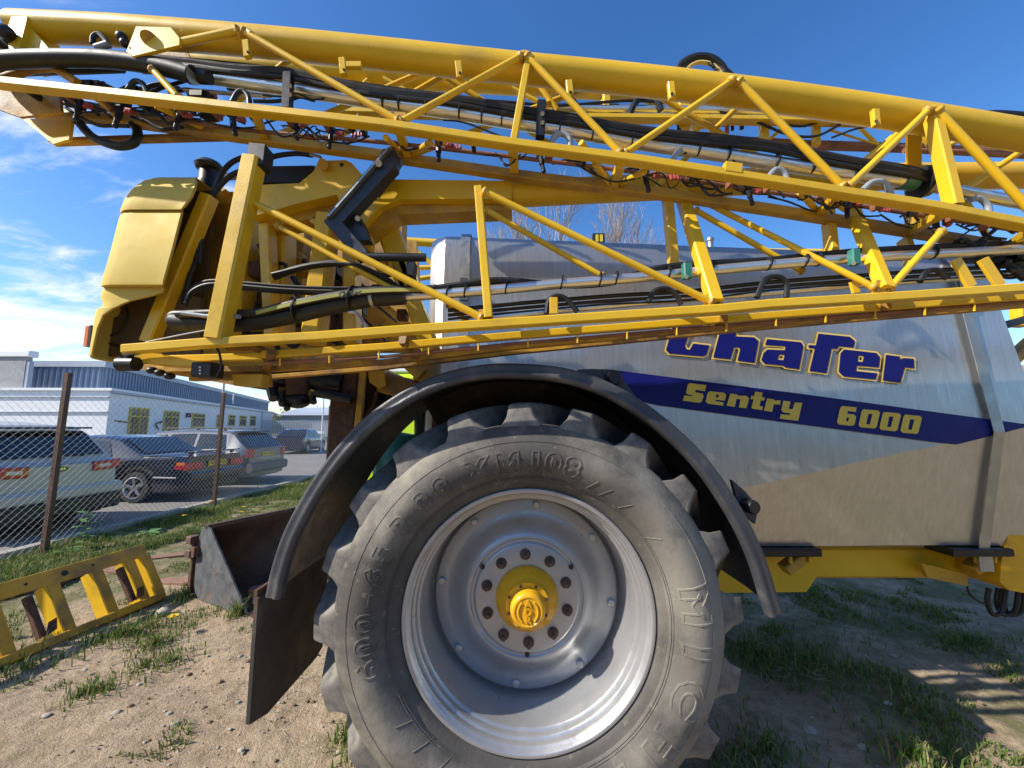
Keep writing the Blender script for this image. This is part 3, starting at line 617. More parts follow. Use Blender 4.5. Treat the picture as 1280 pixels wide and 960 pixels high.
# stainless pipe and hoses inside the boom
pin = [(245, 94), (320, 106), (400, 117), (480, 129), (560, 140), (640, 153), (720, 165), (800, 179), (880, 190), (960, 203), (1050, 216), (1130, 226)]
bar('boom_pipe', pin, 8, chrome, 1.52, smooth=3, seg=16)
bar('boom_pipe', [(1160, 232), (1220, 243), (1320, 262)], 7, chrome, 1.52, seg=16)
obj('pipe_coupling', MB().tube(W([(1128, 226), (1144, 228)], 1.52), .034, 14), green_m)
for k in range(3): obj('coupling_disc', MB().tube(W([(1150 + 5 * k, 228 + k), (1153 + 5 * k, 228.4 + k)], 1.52), .066 - .008 * k, 16), black if k == 0 else steel_strap)
bar('boom_hose', [(-30, 78), (30, 74), (80, 73), (130, 74), (175, 79), (215, 87), (240, 94)], 10, rubber, 1.44, smooth=6, seg=16)
obj('hose_clamp', MB().tube(W([(236, 92.6), (242, 94)], 1.445), .036, 18), steel_strap); obj('hose_cuff', MB().tube(W([(236, 93), (262, 97)], 1.47), .033, 16, scale=[1, .8]), rubber)
bar('boom_hose', [(-30, 92), (30, 86), (90, 84), (150, 82)], 8, rubber, 1.52, smooth=6, seg=12)
bar('boom_hose', [(140, 82), (180, 82), (240, 84), (290, 91), (340, 95)], 5, rubber, 1.50, smooth=6, seg=12)
bun = [(120, 76), (175, 75), (225, 78), (290, 86), (360, 93), (420, 104), (480, 115), (560, 125), (640, 137), (720, 151), (800, 165), (880, 173), (960, 183), (1050, 200), (1130, 214), (1180, 226)]
for k, (dy, dY, r) in enumerate(((0, 0, 6.2), (5, -.012, 3.0), (-4.5, .015, 2.8), (2, .03, 3.5))):
    bar('hose', [(x, y + dy + 1.2 * math.sin(x * .03 + k)) for x, y in bun], r, rubber, 1.50 + dY, smooth=3, seg=8)
def tie(px, py, Y, r):
    d = .0028; p = P(px, py, Y)
    return obj('cable_tie', MB().tube([(p.x - d, p.y, p.z + d * .15), (p.x + d, p.y, p.z - d * .15)], r, 10), black)
interp = lambda pts, x: next(a[1] + (b[1] - a[1]) * (x - a[0]) / (b[0] - a[0]) for a, b in zip(pts, pts[1:]) if a[0] <= x <= b[0])
for x in (252, 360, 453, 480, 500, 533, 575, 603, 628, 700, 741, 755, 790, 873, 910, 970, 1015, 1068):
    tie(x, interp(pin, min(x, 1129)) - 3, 1.51, .031)
for x, y in ((362, 115), (678, 150)):
    o = boxbar('pipe_clamp', [(x - 1, y - 22), (x - 3, y + 22)], 11, black, 1.45, d=.03)
    for dy in (-8, 3): bar('clamp_bolt', [(x, y + dy, 1.42), (x, y + dy, 1.45)], 2.5, steel_strap, par=o)
# spray line with nozzle bodies hanging under the boom
bar('spray_line', [(60, 126), (200, 147), (330, 165), (480, 178), (640, 196), (800, 216), (960, 240), (1170, 272), (1320, 296)], 2.6, brown_line, 1.54, smooth=3)
bar('spray_line', [(70, 179), (160, 176), (320, 172), (420, 172)], 3.2, brown_line, 1.75)
def nozzle(px, py, s=1.0, lean=0.0, Y=1.50):
    p = P(px, py, Y); k = s
    mb = MB()
    mb.tube([p + Vector((0, 0, .02 * k)), p + Vector((lean * .01, 0, -.028 * k))], .011 * k, 8)
    mb.tube([p + Vector((lean * .012, 0, -.028 * k)), p + Vector((lean * .02, 0, -.055 * k))], .0085 * k, 8)
    mb.ball(p + Vector((lean * .02, 0, -.058 * k)), .010 * k, seg=8, ring=5)
    mb.box(p + Vector((-.014 * k, -.016 * k, .012 * k)), p + Vector((.014 * k, .016 * k, .028 * k)), .003)
    o = obj('nozzle', mb, black)
    m2 = MB().tube([p + Vector((.03 * k, -.005, .002)), p + Vector((.052 * k, -.005, -.004))], .011 * k, 8)
    m2.tube([p + Vector((.030 * k, -.012, -.016 * k)), p + Vector((.040 * k, -.012, -.005 * k))], .007 * k, 6)
    obj('nozzle_cap', m2, pink_m, o)
    return o
for x, y, s in ((548, 182, 1.1), (675, 198, 1.0), (806, 220, 1.1), (935, 240, .9), (1060, 254, 1.0), (1170, 280, 1.0), (414, 168, 1.0), (368, 157, 1.0), (290, 150, 1.1), (225, 145, 1.0), (150, 140, 1.1), (100, 133, 1.0)):
    nozzle(x, y, s, random.uniform(-1, 1))
for x, y in ((562, 184), (838, 222), (1098, 262), (440, 168)):
    mb = MB(); p = P(x, y, 1.50)
    for k in range(4): mb.tube([p + Vector((k * .014, 0, .012 - .002 * k)), p + Vector((k * .014 + .004, -.004, -.012 + .003 * (k % 2)))], .0065, 6)
    obj('valve_clip', mb, pink_m)
for q in (((554, 150), (580, 153), (620, 168), (650, 180)), ((720, 205), (740, 216), (768, 227), (800, 222)), ((960, 246), (985, 252), (1010, 262), (1020, 264)), ((1100, 268), (1120, 280), (1140, 285)), ((1195, 280), (1215, 288), (1230, 285)), ((855, 192), (880, 184), (905, 190), (920, 204)), ((380, 158), (410, 176), (440, 178), (462, 170)), ((250, 150), (290, 160), (330, 158)), ((1200, 296), (1225, 282), (1252, 284))):
    bar('cable', q, 1.1, rubber, 1.51, smooth=5, seg=6)
for q in (((688, 180), (694, 170), (702, 167), (711, 172), (713, 184)), ((838, 204), (846, 192), (852, 188)), ((1078, 238), (1090, 228), (1104, 228), (1112, 240), (1114, 250)), ((1212, 250), (1224, 248), (1234, 256), (1236, 270)), ((960, 222), (970, 212), (980, 216), (984, 226))):
    bar('hose_elbow', q, 3.6, pipe_grey if q[0][0] > 600 else rubber, 1.47, smooth=6, seg=10)
boxbar('chord_bracket', [(905, 210), (925, 213)], 14, Y=FY - .01, d=.03)
bar('strut_valve', [(450, 146, 1.46), (438, 164, 1.46)], 4.5, black)

# clutter at the boom hinge (left end)
plate('end_plate', [(14, 21), (34, 20), (24, 62), (12, 64), (8, 40)], 1.44, .12)
plate('hinge_plate', [(30, 24), (60, 60), (56, 72), (12, 72)], 1.46, .05)
o = plate('gusset', [(158, 64), (170, 33), (213, 34), (224, 47), (224, 56), (166, 70)], 1.40, .014)
obj('gusset_hole', MB().tube(W([(186, 48, 1.396), (186, 48, 1.399)]), .027, 18, scale=[1, 1]), yellow_dirty, o)
plate('gusset', [(190, 58), (228, 50), (246, 92), (176, 90)], 1.60, .012, yellow_dirty)
plate('gusset', [(-20, 108), (74, 117), (76, 140), (24, 146), (-20, 130)], 1.50, .012, yellow_dirty)
plate('gusset', [(28, 148), (89, 150), (86, 174), (66, 180)], 1.60, .014)
boxbar('hinge_bar', [(66, 178), (180, 174), (320, 170)], 5, yellow_dirty, 1.66, d=.04)
bar('hinge_bar', [(0, 100), (40, 86), (80, 84)], 5, yellow_dirty, 1.50); bar('hinge_bar', [(70, 86), (98, 104)], 5, yellow_dirty, 1.48)
bar('loop_hose', [(96, 150), (112, 168), (130, 178), (150, 183), (168, 178), (172, 164), (166, 156)], 5, rubber, 1.62, smooth=6, seg=10)
rnd = random.Random(5)
for k in range(5):
    px, py = ((6, 40), (14, 50), (4, 54), (20, 36), (8, 66))[k]
    o = MB().ball(P(px, py, 1.42 + .03 * k), .035, .03, .028, 10, 6); obj('hinge_fitting', o, black)
for k in range(26):
    x = rnd.uniform(40, 330); y = 92 + rnd.uniform(0, 45) + x * .06; Y = rnd.uniform(1.5, 1.66)
    pts = [(x, y)]
    for j in range(4): pts.append((pts[-1][0] + rnd.uniform(8, 26), pts[-1][1] + rnd.uniform(-9, 11)))
    bar('hose', pts, rnd.choice((1.2, 1.6, 2.2, 3.0)), rubber, Y, smooth=5, seg=7)
for k in range(14):
    x = rnd.uniform(40, 300); y = 98 + rnd.uniform(0, 30) + x * .08; p = P(x, y, rnd.uniform(1.5, 1.64)); s = rnd.uniform(.018, .034)
    mb = MB().box(p - Vector((s, s * .7, s * .7)), p + Vector((s, s * .7, s * .7)), s * .25).tube([p - Vector((s * 1.6, 0, 0)), p + Vector((s * 1.6, 0, .01))], s * .45, 8)
    obj('valve_block', mb, black if k % 5 else red_m)
for q in (((116, 55), (117, 46), (124, 43), (132, 50), (136, 58)), ((290, 128), (297, 116), (305, 114), (311, 122), (312, 134)), ((160, 112), (168, 102), (178, 104), (184, 116))):
    bar('hose_elbow', q, 3.0, rubber, 1.46, smooth=6, seg=8)
bar('hinge_pin', [(120, 60), (136, 55)], 4, pipe_grey, 1.45); obj('hinge_fitting', MB().ball(P(152, 46, 1.44), .022, .02, .02).ball(P(156, 54, 1.44), .018), black)
bar('boom_pipe', [(230, 112), (300, 118), (340, 120)], 2.6, chrome, 1.60)

# ------------------------------------------------------------------ lower boom
LB = 1.73
bar('lower_boom_tube', [(640, 243), (800, 235), (960, 226), (1130, 221), (1330, 219), (1700, 215)], 15.5, Y=LB, seg=24)
lc = [(158, 437), (272, 428), (400, 421), (520, 412), (640, 404), (900, 387), (960, 381), (1130, 371), (1330, 357), (1700, 331)]
boxbar('lower_boom_chord', lc, 11, Y=FY, d=.045)
boxbar('lower_boom_chord', [(330, 444), (480, 434), (640, 420), (900, 400), (960, 395), (1330, 368), (1700, 341)], 9, Y=1.52, d=.035)
boxbar('lower_boom_chord', [(190, 450), (330, 446)], 9, Y=1.52, d=.035)
boxbar('lower_boom_chord', [(200, 462), (330, 462), (480, 453), (640, 434), (960, 404), (1330, 374), (1700, 344)], 7, yellow_dirty, 1.62, d=.035)
boxbar('lower_boom_chord', [(240, 474), (330, 472), (470, 461), (640, 441), (960, 409), (1330, 378), (1700, 347)], 5, yellow_dirty, 1.72, d=.035)
bar('lower_spray_line', [(330, 454), (480, 446), (640, 430), (960, 403), (1330, 373)], 2.2, brown_line, 1.52)
for x in range(350, 1280, 62):
    y = interp(lc, x) + 29 - max(0, (x - 400)) * .012
    bar('line_clip', [(x, y - 5), (x, y + 5)], 1.2, yellow, 1.51, seg=6)
for a, b, w in (((503, 424), (527, 452), 12), ((905, 398), (885, 412), 9), ((1108, 382), (1095, 392), 10), ((340, 440), (330, 470), 8)):
    boxbar('cross_brace', [(*a, 1.48), (*b, 1.66)], w, yellow_dirty, d=.03)
for a, b, r in (((310, 250), (604, 398), 5.4), ((604, 239), (890, 378), 5.2), ((868, 246), (1094, 360), 4.6), ((1178, 288), (1111, 362), 4.8)):
    bar('lower_boom_brace', [(*a, FY + .01 if a[0] < 860 or a[0] > 900 else 1.70), (*b, FY)], r * .86)
for a, b, w in (((598, 236), (611, 398), 11), ((850, 238), (894, 378), 15), ((1056, 240), (1107, 362), 13)):
    boxbar('lower_boom_post', [(*a, FY + .04 if a[0] < 700 else 1.70), (*b, FY)], w * .9, d=.045)
for a, b, r in (((346, 282), (492, 362), 4.2), ((607, 262), (754, 346), 4.2), ((868, 262), (1004, 340), 4.2), ((560, 380), (584, 402), 4)):
    bar('lower_boom_brace', [(*a, 1.62), (*b, 1.60)], r * .86)
for a, b, w in (((834, 248), (842, 332), 10), ((1034, 262), (1041, 328), 10), ((1130, 300), (1140, 330), 8)):
    boxbar('lower_boom_post', [(*a, 1.66), (*b, 1.62)], w, d=.05)
for a, b, w in (((1194, 324), (1214, 358), 13), ((1228, 324), (1250, 357), 14), ((1066, 352), (1070, 366), 9), ((692, 372), (692, 392), 10)):
    boxbar('chord_bracket', [a, b], w, Y=1.47, d=.012)
lp = [(505, 371), (600, 364), (700, 355), (800, 347), (900, 337), (1000, 328), (1100, 321), (1240, 314), (1340, 308)]
bar('lower_pipe', lp, 6.2, chrome, 1.52, seg=16)
bar('lower_pipe', [(600, 399), (700, 388), (820, 377), (960, 366), (1100, 354), (1290, 341)], 4.2, chrome, 1.58, seg=12)
for dy, r, Yk in ((0, 4.2, 1.54), (3, 3, 1.56)):
    bar('hose', [(480, 365 + dy), (560, 358 + dy), (620, 350 + dy), (690, 355 + dy), (760, 352 + dy), (820, 336 + dy), (870, 330 + dy), (960, 325 + dy), (1060, 315 + dy), (1160, 309 + dy), (1250, 305 + dy)], r, rubber, Yk, smooth=4, seg=8)
for dy, r in ((0, 2.6), (6, 2.2), (11, 1.6)):
    bar('hose', [(560, 388 + dy), (640, 380 + dy), (760, 370 + dy), (860, 364 + dy), (960, 353 + dy), (1080, 344 + dy), (1200, 336 + dy), (1290, 332 + dy)], r, rubber, 1.57, smooth=4, seg=7)
for q in (((683, 392), (686, 376), (696, 370), (708, 374), (722, 390)), ((810, 378), (818, 364), (834, 361), (846, 370), (851, 381)), ((946, 372), (956, 350), (972, 346), (983, 354), (983, 372)), ((1150, 352), (1158, 340), (1172, 338), (1184, 348))):
    bar('hose_elbow', q, 3.4, rubber, 1.50, smooth=6, seg=8)
for x in (560, 582, 633, 702, 750, 770, 835, 888, 960, 1005, 1022, 1090, 1165): tie(x, interp(lp, x) - 2, 1.52, .030)
for x, y in ((858, 339), (1067, 322)):
    o = boxbar('pipe_clamp', [(x, y - 9), (x + 1, y + 9)], 10, green_m, 1.47, d=.03); bar('clamp_bolt', [(x, y + 7, 1.45), (x, y + 7, 1.47)], 2.5, steel_strap, par=o)
rnd = random.Random(9)
for k in range(14):
    x, y = rnd.uniform(1195, 1270), rnd.uniform(300, 350); pts = [(x, y)]
    for j in range(3): pts.append((pts[-1][0] + rnd.uniform(6, 20), pts[-1][1] + rnd.uniform(-12, 12)))
    bar('hose', pts, rnd.choice((1.6, 2.4, 4)), rubber, rnd.uniform(1.5, 1.62), smooth=5, seg=7)
for k in range(5): p = P(1205 + 16 * k, 312 + 7 * (k % 3), 1.6); obj('valve_block', MB().box(p - Vector((.03, .03, .03)), p + Vector((.03, .03, .03)), .008), black)
# big black suction hose with the printed delivery hose strapped on it
bh = [(218, 402), (260, 404), (310, 403), (360, 395), (420, 381), (470, 372), (506, 370)]
bar('suction_hose', bh, 11, rubber, 1.50, smooth=6, seg=18)
bar('suction_hose', [(300, 401), (250, 408), (218, 405), (214, 398), (222, 393), (260, 395)], 5.5, rubber, 1.52, smooth=5, seg=12)
dh = [(222, 393), (270, 391), (320, 391), (360, 381), (420, 369), (470, 363), (540, 362)]
d_ = bar('delivery_hose', dh, 5, rubber, 1.46, smooth=6, seg=12)
st = spline(W(dh[2:], 1.444), 6); obj('hose_stripe', MB().sweep(st, [(-.002, -.007), (.002, -.007), (.002, .007), (-.002, .007)], up=(0, 0, 1)), olive_hose, d_)
for i, ch in enumerate('Chafer'):
    vs, q = text_geo(ch, .030, .0016); p = P(427 + i * 4.6, 368.5 - i * .6, 1.438); obj('hose_letter', MB().add([(p.x + v.x, p.y, p.z + v.y + v.x * .12) for v in vs], q), black, d_)
obj('hose_clamp', MB().tube(W([(464, 373), (468, 372.6)], 1.50), .039, 18), steel_strap); obj('hose_cuff', MB().tube(W([(470, 372), (504, 370)], 1.50), .036, 18), rubber)
for x in (372, 440): tie(x, interp(bh, x) - 6, 1.48, .048)
for dy, Yk in ((0, 1.60), (4, 1.58), (8, 1.62)):
    bar('hose', [(232, 375 + dy), (240, 360 + dy), (262, 351 + dy), (300, 353 + dy), (360, 358 + dy), (430, 360 + dy), (500, 358 + dy)], 2.0, rubber, Yk, smooth=5, seg=7)
bar('hose', [(342, 346), (380, 334), (430, 329), (470, 344), (500, 362)], 4.5, rubber, 1.62, smooth=5, seg=10); bar('hose', [(340, 343), (400, 330), (450, 333), (490, 352)], 2.5, rubber, 1.60, smooth=5, seg=8)
bar('grey_hose', [(226, 391), (256, 395), (300, 396)], 2.6, pipe_grey, 1.44)
# end post of the lower boom, roller and sensor
boxbar('end_post', [(318, 200), (272, 424)], 20, Y=FY, d=.07)
plate('post_bracket', [(311, 178), (331, 180), (328, 204), (320, 207), (309, 196)], 1.40, .06, black)
r_ = bar('roller', [(150, 455, 1.44), (171, 455, 1.44)], 9, black); obj('roller', MB().tube(W([(160, 452, 1.44), (160, 452, 1.465)]), .026, 18), rubber)
bar('roller_cap', [(157, 440), (172, 438)], 6, steel_strap, 1.43)
b0, b1 = P(246, 472, 1.48), P(271, 454, 1.48); s_ = obj('sensor', MB().box((b0.x, 1.45, b0.z), (b1.x, 1.52, b1.z), .006), black)
for k in range(3): obj('sensor_led', MB().ball(P(250, 459 + 4 * k, 1.447), .004, seg=6, ring=4), white_m, s_)
bar('sensor_cable', [(270, 432), (275, 445), (276, 460), (270, 472)], 1.4, rubber, 1.45, smooth=5)
plate('end_bracket', [(168, 440), (200, 442), (250, 452), (252, 458), (180, 454), (168, 448)], 1.46, .1)
plate('under_plate', [(172, 455), (240, 456), (330, 462), (332, 482), (300, 483), (240, 472), (178, 463)], 1.62, .05, yellow_dirty)
plate('under_plate', [(290, 468), (328, 468), (326, 483), (292, 482)], 1.56, .05, yellow_worn)
bar('cable', [(182, 428), (200, 424), (240, 416), (275, 410)], .9, pipe_grey, 1.44, smooth=4, seg=5)
for x, y in ((190, 463), (200, 466), (212, 470)): obj('valve_block', MB().ball(P(x, y, 1.55), .02, .02, .015), black)

# gusset plates, bolts and data labels on the lattice nodes
for x, y, w in ((500, 150, 13), (778, 190, 13), (1056, 234, 14), (605, 396, 12), (892, 377, 14), (1104, 361, 14)):
    g_ = plate('gusset', [(x - w, y + 8), (x + w, y + 9), (x + w * .5, y - w * .75), (x - w * .5, y - w * .8)], FY + .0, .008, yellow_worn)
    for dx in (-.45, .45): bar('gusset_bolt', [(x + w * dx, y + 2, FY - .008), (x + w * dx, y + 2, FY)], 1.8, bolt_m, par=g_, seg=6)
for x in range(40, 1270, 46):
    y = interp([(-20, 101), (0, 104), (160, 121), (320, 139), (480, 157), (640, 181), (800, 202), (960, 227), (1170, 260), (1330, 291)], x)
    p = P(x, y + 8, 1.47); obj('line_clip', MB().box(p - Vector((.008, .03, .012)), p + Vector((.008, .03, .012)), .002), brown_line if (x // 46) % 3 else black)
rnd = random.Random(21)
for k in range(34):
    x = rnd.uniform(330, 1240); y0_ = interp([(0, 104), (320, 139), (640, 181), (960, 227), (1330, 291)], x); pts = [(x, y0_ + rnd.uniform(6, 18))]
    for j in range(3): pts.append((pts[-1][0] + rnd.uniform(8, 22), interp([(0, 104), (320, 139), (640, 181), (960, 227), (1400, 300)], pts[-1][0]) + rnd.uniform(8, 30)))
    bar('cable', pts, rnd.choice((.8, 1.0, 1.4)), rubber, rnd.uniform(1.46, 1.58), smooth=5, seg=6)
for k in range(12):
    x = rnd.uniform(700, 1120); p = P(x, 150 + rnd.uniform(-14, 8), 1.92); s = rnd.uniform(.014, .026)
    obj('valve_block', MB().box(p - Vector((s, s, s)), p + Vector((s, s, s)), s * .25).tube([p, p - Vector((0, 0, s * 3.4))], s * .5, 8), black if k % 4 else pink_m)
cover_shade = mat('cover_inside_shade', (.10, .06, .02), .8, var=.3)  # dark tone that paints the shade inside the hollow cover
# ------------------------------------------------------------------ rear cover (hollow moulded hood)
HY = 1.58
rows = [(222, 190, 246, 1.70), (226, 178, 246, 1.64), (234, 166, 245, 1.60), (246, 158, 240, HY), (258, 153, 231, HY), (261, 152, 228, HY), (263, 153.5, 228, HY + .02), (266, 153, 228, HY + .015), (270, 151, 227, HY), (310, 141, 217, HY - .02), (352, 129, 205.5, HY - .03), (355, 128, 205, HY - .03), (358, 130, 205, HY), (362, 129.5, 205, HY), (366, 129, 203, HY), (370, 128, 190, HY), (376, 126.5, 164, HY), (380, 125.5, 154, HY), (384, 124.5, 146, HY), (385.5, 118, 142, HY), (394, 116, 130, HY), (410, 113.5, 122, HY), (430, 110, 117, HY), (441, 109, 114, HY), (445, 110.5, 113.5, HY)]
vs = []; ncol = 0
for py, xl, xr, Y in rows:
    b = P(xr, py, Y); rad = .10; a = P(xl, py, Y + (.055 if py < 372 else .04)); a.z = b.z
    w = max(b.x - a.x, .01); rr = rad; t0 = math.degrees(math.asin(max(0.0, (rr - w) / rr))); ys = Y + rr - rr * math.cos(R(t0)); ws = max(w - rr, 0)
    pts = [Vector((b.x - ws * t - .0004 * t, ys, a.z)) for t in (0, .01, .25, .5, .75, 1)]
    for t in [t0 + (90 - t0) * f for f in (.22, .45, .68, .9)]: pts.append(Vector((a.x + rr - rr * math.sin(R(t)), Y + rr - rr * math.cos(R(t)), a.z)))
    Yb = 5.6 - Y
    for t in (0, .1, .3, .5, .7, .9, 1): pts.append(Vector((a.x, Y + rr + (Yb - Y - 2 * rr) * t, a.z)))
    for t in [t0 + (90 - t0) * f for f in (.9, .68, .45, .22)]: pts.append(Vector((a.x + rr - rr * math.sin(R(t)), Yb - rr + rr * math.cos(R(t)), a.z)))
    pts += [Vector((a.x + min(rr, w) + ws * t + .0004 * t, Yb - (ys - Y), a.z)) for t in (0, .3, .6, 1)]
    ncol = len(pts); vs += pts
mb = MB().add(vs, [(i * ncol + j, i * ncol + j + 1, (i + 1) * ncol + j + 1, (i + 1) * ncol + j) for i in range(len(rows) - 1) for j in range(ncol - 1)], True)
mb.f.append(list(range(ncol))); mb.sm.append(True)
hood = obj('rear_cover', mb, yellow_hood, sharp=28)
so_ = hood.modifiers.new('thickness', 'SOLIDIFY'); so_.thickness = .012; so_.offset = 0
p = P(112.5, 419, HY + .05); p.x -= .034; p.y += .03; o = obj('tail_lamp', MB().beam([(p.x, p.y, p.z - .045), (p.x, p.y, p.z + .045)], .03, .022, .004, up=(1, 0, 0)), orange_m)
obj('lamp_base', MB().beam([(p.x + .017, p.y, p.z - .048), (p.x + .017, p.y, p.z + .048)], .034, .012, .002, up=(1, 0, 0)), black, o)
bar('lamp_cable', [(158, 384, 1.70), (160, 398, 1.70), (150, 415, 1.70), (128, 424, 1.70), (150, 434, 1.70)], 1.6, rubber, smooth=5)
for x, y in ((152, 395), (155, 423), (122, 424), (124, 413)): obj('cover_bolt', MB().tube(W([(x, y, 1.70), (x, y, 1.72)]), .012, 10), black, hood)
plate('cover_shade_panel', [(116, 445), (119, 430), (123, 412), (130, 398), (144, 385), (163, 375), (205, 364), (250, 372), (250, 446)], 1.70, .02, cover_shade)  # dark sheets standing in for the shade within the cover
plate('cover_shade_panel', [(236, 230), (268, 236), (262, 300), (250, 430), (124, 440), (142, 394), (166, 378), (200, 368)], 1.80, .02, cover_shade)
# ------------------------------------------------------------------ rear frame, lift arms and boom cradle
boxbar('frame_strut', [(262, 246), (187, 428)], 15, yellow, 1.68, d=.06)
boxbar('frame_strut', [(240, 235), (196, 330)], 12, yellow_dirty, 1.95, d=.08)
plate('frame_column', [(268, 238), (293, 240), (300, 252), (276, 360), (250, 430), (232, 430), (252, 350)], 1.92, .12, yellow_worn)
plate('frame_column', [(296, 236), (318, 238), (300, 400), (262, 428), (280, 330)], 1.84, .10, yellow)
plate('frame_plate', [(318, 282), (346, 290), (338, 430), (300, 430)], 2.0, .10, yellow_worn)
boxbar('frame_column', [(334, 284), (342, 430)], 13, yellow, 1.74, d=.07)
boxbar('frame_column', [(352, 290), (350, 430)], 24, yellow, 1.86, d=.12); boxbar('frame_column', [(411, 272), (392, 430)], 22, yellow, 1.74, d=.10)
boxbar('frame_column', [(440, 306), (441, 430)], 15, yellow, 1.80, d=.09); boxbar('frame_column', [(370, 320), (368, 430)], 26, yellow_dirty, 2.1, d=.12); boxbar('frame_column', [(425, 330), (425, 430)], 14, rust, 2.0, d=.10)
plate('column_cap', [(386, 276), (398, 267), (424, 268), (438, 276), (430, 280), (392, 280)], 1.72, .14, yellow)
boxbar('rear_crossbeam', [(-0, 0), (0, 0)], 1, Y=1, d=.1) if False else None
obj('rear_crossbeam', MB().beam([P(300, 420, 2.0) + Vector((0, 0, .0)), P(300, 420, 2.0) + Vector((0, 2.0, 0))], .16, .16), yellow_dirty)
obj('rear_crossbeam', MB().beam([P(360, 300, 2.1), P(360, 300, 2.1) + Vector((0, 1.9, 0))], .18, .18), yellow_dirty)
obj('lattice_back', MB().prism(W([(300, 300), (520, 300), (530, 440), (290, 440)], 2.9), (0, .05, 0)), yellow_dirty)
for a, b, w in (((480, 272), (516, 372), 26), ((500, 330), (540, 440), 20)): boxbar('cradle_leg', [a, b], w, yellow, 1.84, d=.10)
plate('cradle_post', [(486, 268), (499, 264), (503, 272), (501, 322), (490, 322)], 2.0, .10, yellow_worn)
plate('cradle_plate', [(430, 306), (446, 294), (464, 296), (463, 312), (450, 318)], 1.66, .05, yellow_hub)
arm = [(318, 236), (326, 231), (374, 229), (392, 214), (398, 201), (432, 200), (440, 204), (456, 222), (480, 224), (640, 226), (640, 248), (500, 249), (476, 258), (446, 290), (436, 288), (418, 270), (424, 250), (421, 243), (376, 253), (313, 271)]
la = plate('lift_arm', arm, 1.66, .16, yellow)
plate('arm_flange', [(376, 253), (421, 243), (428, 250), (420, 268), (330, 284), (313, 271)], 1.72, .10, yellow_dirty)
plate('arm_flange', [(476, 258), (500, 249), (640, 248), (640, 262), (496, 268), (450, 300), (446, 290)], 1.70, .10, yellow_worn)
bar('arm_pin', [(404, 205, 1.63), (404, 205, 1.68)], 6, yellow_worn); bar('arm_hole', [(427, 206, 1.655), (427, 206, 1.659)], 2.5, black, par=la)
bar('ram_body', [(328, 218), (394, 217)], 9, black, 1.74, seg=16); bar('ram_rod', [(276, 221), (325, 219)], 4.5, chrome, 1.76)
plate('ram_guard', [(325, 208), (398, 208), (372, 228), (322, 228)], 1.70, .02, black)
bar('hydraulic_hose', [(330, 201), (345, 195), (370, 192), (390, 194)], 3, rubber, 1.70, smooth=5); bar('hose_fitting', [(388, 193), (400, 196), (404, 203)], 2, steel_strap, 1.68)
# black adjusting link
boxbar('link_arm', [(492, 196), (462, 238)], 26, black_steel, 1.60, d=.05, up=(0, 1, 0))
lk = plate('link_bar', [(484, 184), (493, 184), (496, 192), (494, 206), (424, 282), (409, 272), (412, 264)], 1.52, .06, black_steel)
plate('link_face', [(484, 184), (488, 183), (412, 269), (408, 271)], 1.50, .02, steel_strap, lk)
bar('link_bolt', [(473, 204, 1.50), (473, 204, 1.53)], 4.2, steel_strap, par=lk)
plate('link_plate', [(430, 276), (444, 262), (452, 274), (462, 300), (446, 300)], 1.56, .05, black_steel)
bar('link_bolt', [(447, 273, 1.53), (447, 273, 1.57)], 3.2, steel_strap, par=lk)
boxbar('link_leg', [(414, 274), (456, 322)], 13, black_steel, 1.54, d=.06, up=(0, 1, 0)); bar('link_handle', [(450, 321), (532, 322)], 5.2, black, 1.52, seg=12)
plate('link_stub', [(508, 326), (518, 326), (516, 344), (508, 342)], 1.60, .06, black)
# mushroom cap and hoses above the cover
p = P(262, 214, 1.9); obj('vent_cap', MB().lathe([(0, p.z + .05), (.05, p.z + .045), (.068, p.z + .02), (.06, p.z + .005), (.045, p.z), (.045, p.z - .06), (.055, p.z - .08), (.05, p.z - .16)], (p.x, p.y, 0), 18, axis='Z'), black)
plate('vent_bracket', [(240, 228), (262, 224), (282, 236), (270, 244), (245, 244)], 1.88, .1, yellow_worn)
for q, r in ((((308, 195), (290, 203), (278, 216), (268, 238), (256, 262), (250, 290), (246, 330)), 3), (((305, 212), (288, 220), (272, 236), (260, 256), (252, 285), (250, 330)), 3), (((250, 300), (244, 330), (236, 350), (230, 380)), 3)):
    bar('hydraulic_hose', q, r, rubber, 1.70, smooth=6, seg=10)
rnd = random.Random(3)
for k in range(22):
    x, y = rnd.uniform(320, 440), rnd.uniform(300, 400); pts = [(x, y)]
    for j in range(3): pts.append((pts[-1][0] + rnd.uniform(-12, 28), pts[-1][1] + rnd.uniform(-8, 24)))
    bar('hose', pts, rnd.choice((1.5, 2.2, 3.2)), rubber, rnd.uniform(1.75, 1.95), smooth=5, seg=7)
for k in range(16):
    x, y = rnd.uniform(310, 520), rnd.uniform(310, 415); p = P(x, y, rnd.uniform(1.86, 2.0)); s = rnd.uniform(.025, .055)
    obj('valve_block', MB().box(p - Vector((s, s, s)), p + Vector((s, s, s * rnd.uniform(.5, 1.6))), s * .2).tube([p, p + Vector((s * 1.8, -.02, .02))], s * .35, 8), rnd.choice((black, black, yellow_worn, rust)))
bar('lever', [(436, 390), (446, 392), (456, 406), (462, 418)], 2, chrome, 1.6, smooth=4)
